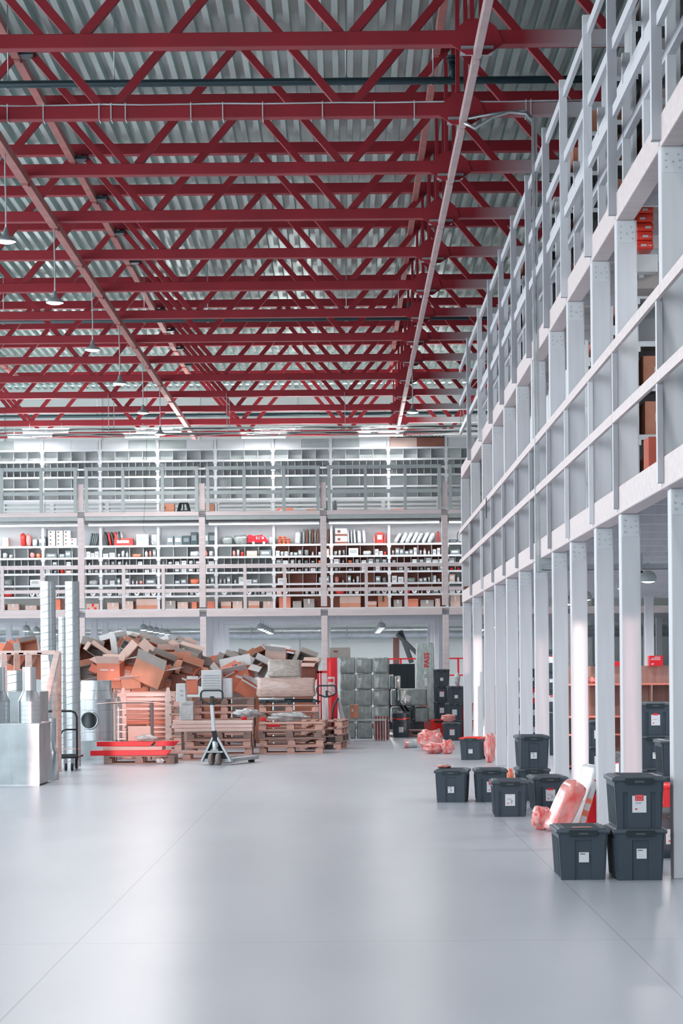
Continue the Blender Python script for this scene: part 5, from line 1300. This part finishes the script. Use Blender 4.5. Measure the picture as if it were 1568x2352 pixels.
def reducer(cx, w_, Y, lab, z0=H_, big=.16, small=.095, hb=.31, hc=.15, hs=.33):
    t = thing('duct_reducer', lab, 'duct', (at(cx, 1640, Y)[0], Y, z0), 0)
    MB().lathe([(big, 0), (big, hb)], 32).build('lower_pipe', brush, t)
    MB().lathe([(big+.004, hb-.01), (big+.004, hb), (small, hb+hc)], 32).build('cone', galv, t)
    MB().lathe([(small, hb+hc), (small, hb+hc+hs)], 32).lathe([(small-.005, hb+hc+hs), (small-.005, hb+hc)], 32).build('upper_pipe', brush, t)
    mb = MB()
    for j in range(5): mb.tube([((big+.001)*math.cos(a), (big+.001)*math.sin(a), .03+j*.065+a*.004) for a in [q*PI/8 for q in range(17)]], .003, 4)
    mb.build('seam', galv, t)
reducer(68, 0, 31.35, 'spiral reducer narrowing upward on the rectangular duct, right one')
reducer(-4, 0, 31.35, 'spiral reducer narrowing upward on the rectangular duct, cut by the left edge')
t, r = spiral('spiral_duct', 14, 56, 33.4, .98, at(35, 1540, 33.4)[1], 'short wide spiral duct behind the reducers at the left edge')
px_box('metal_plenum', 18, 92, 1589, 33.1, 0, galv2, 'plain sheet-metal plenum box behind the rectangular duct', cat='duct', dep=.9)
# second upright run beside the box duct
t = thing('duct_reducer', 'slim silver reducer standing on the floor behind the rectangular duct', 'duct', (at(121, 1700, 32.6)[0], 32.6, 0))
MB().lathe([(.085, 0), (.085, .38), (.07, .39), (.045, .56)], 28).lathe([(.05, .56), (.05, .9)], 28).build('pipe', galv, t)
# big drum plenum
Xd, Yd = at(217, 1740, 39.5)[0], 39.9
t = thing('duct_plenum', 'large silver cylindrical plenum with a round side hole', 'duct', (Xd, Yd, 0)); zq = lambda py: at(217, py, 39.5)[1]
R = .33
z1 = zq(1702); z2 = zq(1607); z3 = zq(1586); z4 = zq(1563)
MB().frus(0, z1, .36, .36, R*.98, R*.98, cap0=False, cap1=False).build('square_base', galv2, t)
hz = zq(1655); hx = -.1; hr = .155
mb = MB(); n_ = 64; rows = 40; vsx = []
for j in range(rows+1):
    z = z1+(z2-z1)*j/rows
    for i in range(n_): a = 2*PI*i/n_; vsx.append((R*math.cos(a), R*math.sin(a), z))
fs = []
for j in range(rows):
    for i in range(n_):
        a = 2*PI*(i+.5)/n_; z = z1+(z2-z1)*(j+.5)/rows
        if math.sin(a) < 0 and (R*math.cos(a)-hx)**2 + (z-hz)**2 < hr**2: continue
        fs.append((j*n_+i, j*n_+(i+1) % n_, (j+1)*n_+(i+1) % n_, (j+1)*n_+i))
mb.add(vsx, fs, 0, True); mb.build('drum', brush, t)
ring = [(hx+hr*math.cos(a), -math.sqrt(max(.001, R*R-(hx+hr*math.cos(a))**2))-.012, hz+hr*math.sin(a)) for a in [q*PI/16 for q in range(32)]]
MB().tube(ring, .017, 8, closed=True).build('hole_collar', galv, t)
MB().lathe([(R+.003, z2-.005), (R+.003, z2), (.27, z3), (.27, z4)], 40).lathe([(.264, z4), (.264, z3)], 40).build('collar', brush, t)
mb = MB()
for py in (1702, 1682, 1631, 1607): mb.tube([((R+.002)*math.cos(a), (R+.002)*math.sin(a), zq(py)) for a in [q*PI/16 for q in range(32)]], .005, 5, closed=True)
mb.tube([(.272*math.cos(a), .272*math.sin(a), z3) for a in [q*PI/16 for q in range(32)]], .005, 5, closed=True); mb.build('seam', galv, t)
MB().lathe([(.1, 0), (.1, 1.0), (.06, 1.12)], 24, (.33, .25, .0)).build('side_pipe', galv, t)
# timber frame at the left
Yw = 34.4; W = lambda px, py: at(px, py, Yw)
t = thing('timber_trestle', 'pale timber trestle frame with a slanting brace at the left', 'timber frame', (0, Yw, 0))
a_ = W(0, 1499); b__ = W(126, 1498)
MB().box(a_[0]-.6, b__[0], 0, .06, b__[1]-.03, b__[1]+.03).build('top_rail', woodl, t)
MB().box(a_[0]-.6, b__[0], .7, .76, b__[1]-.03, b__[1]+.03).build('top_rail', woodl, t)
MB().bar((W(125, 1570)[0], .0, W(0, 1570)[1]), (W(125, 1776)[0], 0, 0), .085, .06).build('leg', woodl, t)
MB().bar((W(131, 1500)[0], -.03, W(0, 1500)[1]), (W(98, 1650)[0], -.03, W(0, 1650)[1]), .06, .085).build('brace', woodl, t)
MB().bar((W(131, 1500)[0], .03, W(0, 1500)[1]), (W(125, 1572)[0], .0, W(0, 1572)[1]), .06, .085).build('leg', woodl, t)
for px in (65, 38, 8): MB().bar((W(px, 1500)[0], .02, W(0, 1500)[1]), (W(px-3, 1700)[0], .1, 0), .09, .05).build('leg', woodl if px != 38 else wood, t)
MB().bar((W(122, 1500)[0], .73, W(0, 1500)[1]), (W(122, 1776)[0], .73, 0), .07, .06).build('leg', wood, t)
for x in (20, 48, 90): MB().bar((W(x, 1499)[0], 0, b__[1]-.02), (W(x, 1499)[0], .73, b__[1]-.02), .07, .03).build('slat', woodl, t)
# trolley
Xt, Yt = at(157, 1770, 35.4)[0], 35.4
t = thing('platform_trolley', 'platform trolley with a dark tubular handle and two casters', 'trolley', (Xt, Yt, 0))
MB().tube([(-.38, 0, .2), (-.38, 0, .9), (-.3, 0, .955), (.05, 0, .955), (.11, 0, .93), (.14, 0, .86), (.14, 0, .18)], .018, 10).build('handle', black, t)
MB().tube([(.13, 0, .66), (-.03, 0, .66), (-.09, 0, .64), (-.12, 0, .58), (-.12, 0, .26)], .014, 8).build('inner_bar', black, t)
MB().box(-.4, .15, 0, .75, .2, .235).box(-.36, .12, -.02, 0, .24, .27).build('platform', black, t, bevel=.005)
MB().box(-.3, .17, -.01, .0, .345, .36).build('crossbar', woodl, t)
for x in (-.04, .06):
    MB().box(x-.02, x+.02, -.02, .03, .12, .2).build('caster_fork', galv, t)
    MB().lathe([(.02, -.018), (.06, -.018), (.065, 0), (.06, .018), (.02, .018)], 18, (x, .0, .065), axis='X', cap0=True, cap1=True).build('wheel', black, t)
for x in (-.3, .05): MB().lathe([(.02, -.018), (.06, -.018), (.065, 0), (.06, .018), (.02, .018)], 18, (x, .65, .065), axis='X', cap0=True, cap1=True).box(x-.02, x+.02, .63, .67, .12, .2).build('wheel', black, t)
# drop unused raw prototypes
dead = [o for o in C.objects if o.get('label') == 'x' and o.parent is None]
dead = [c for o in dead for c in o.children_recursive] + dead
for n_ in {o.name for o in dead}: bpy.data.objects.remove(bpy.data.objects[n_])
for o in C.objects:
    if 'used' in o.keys(): del o['used']
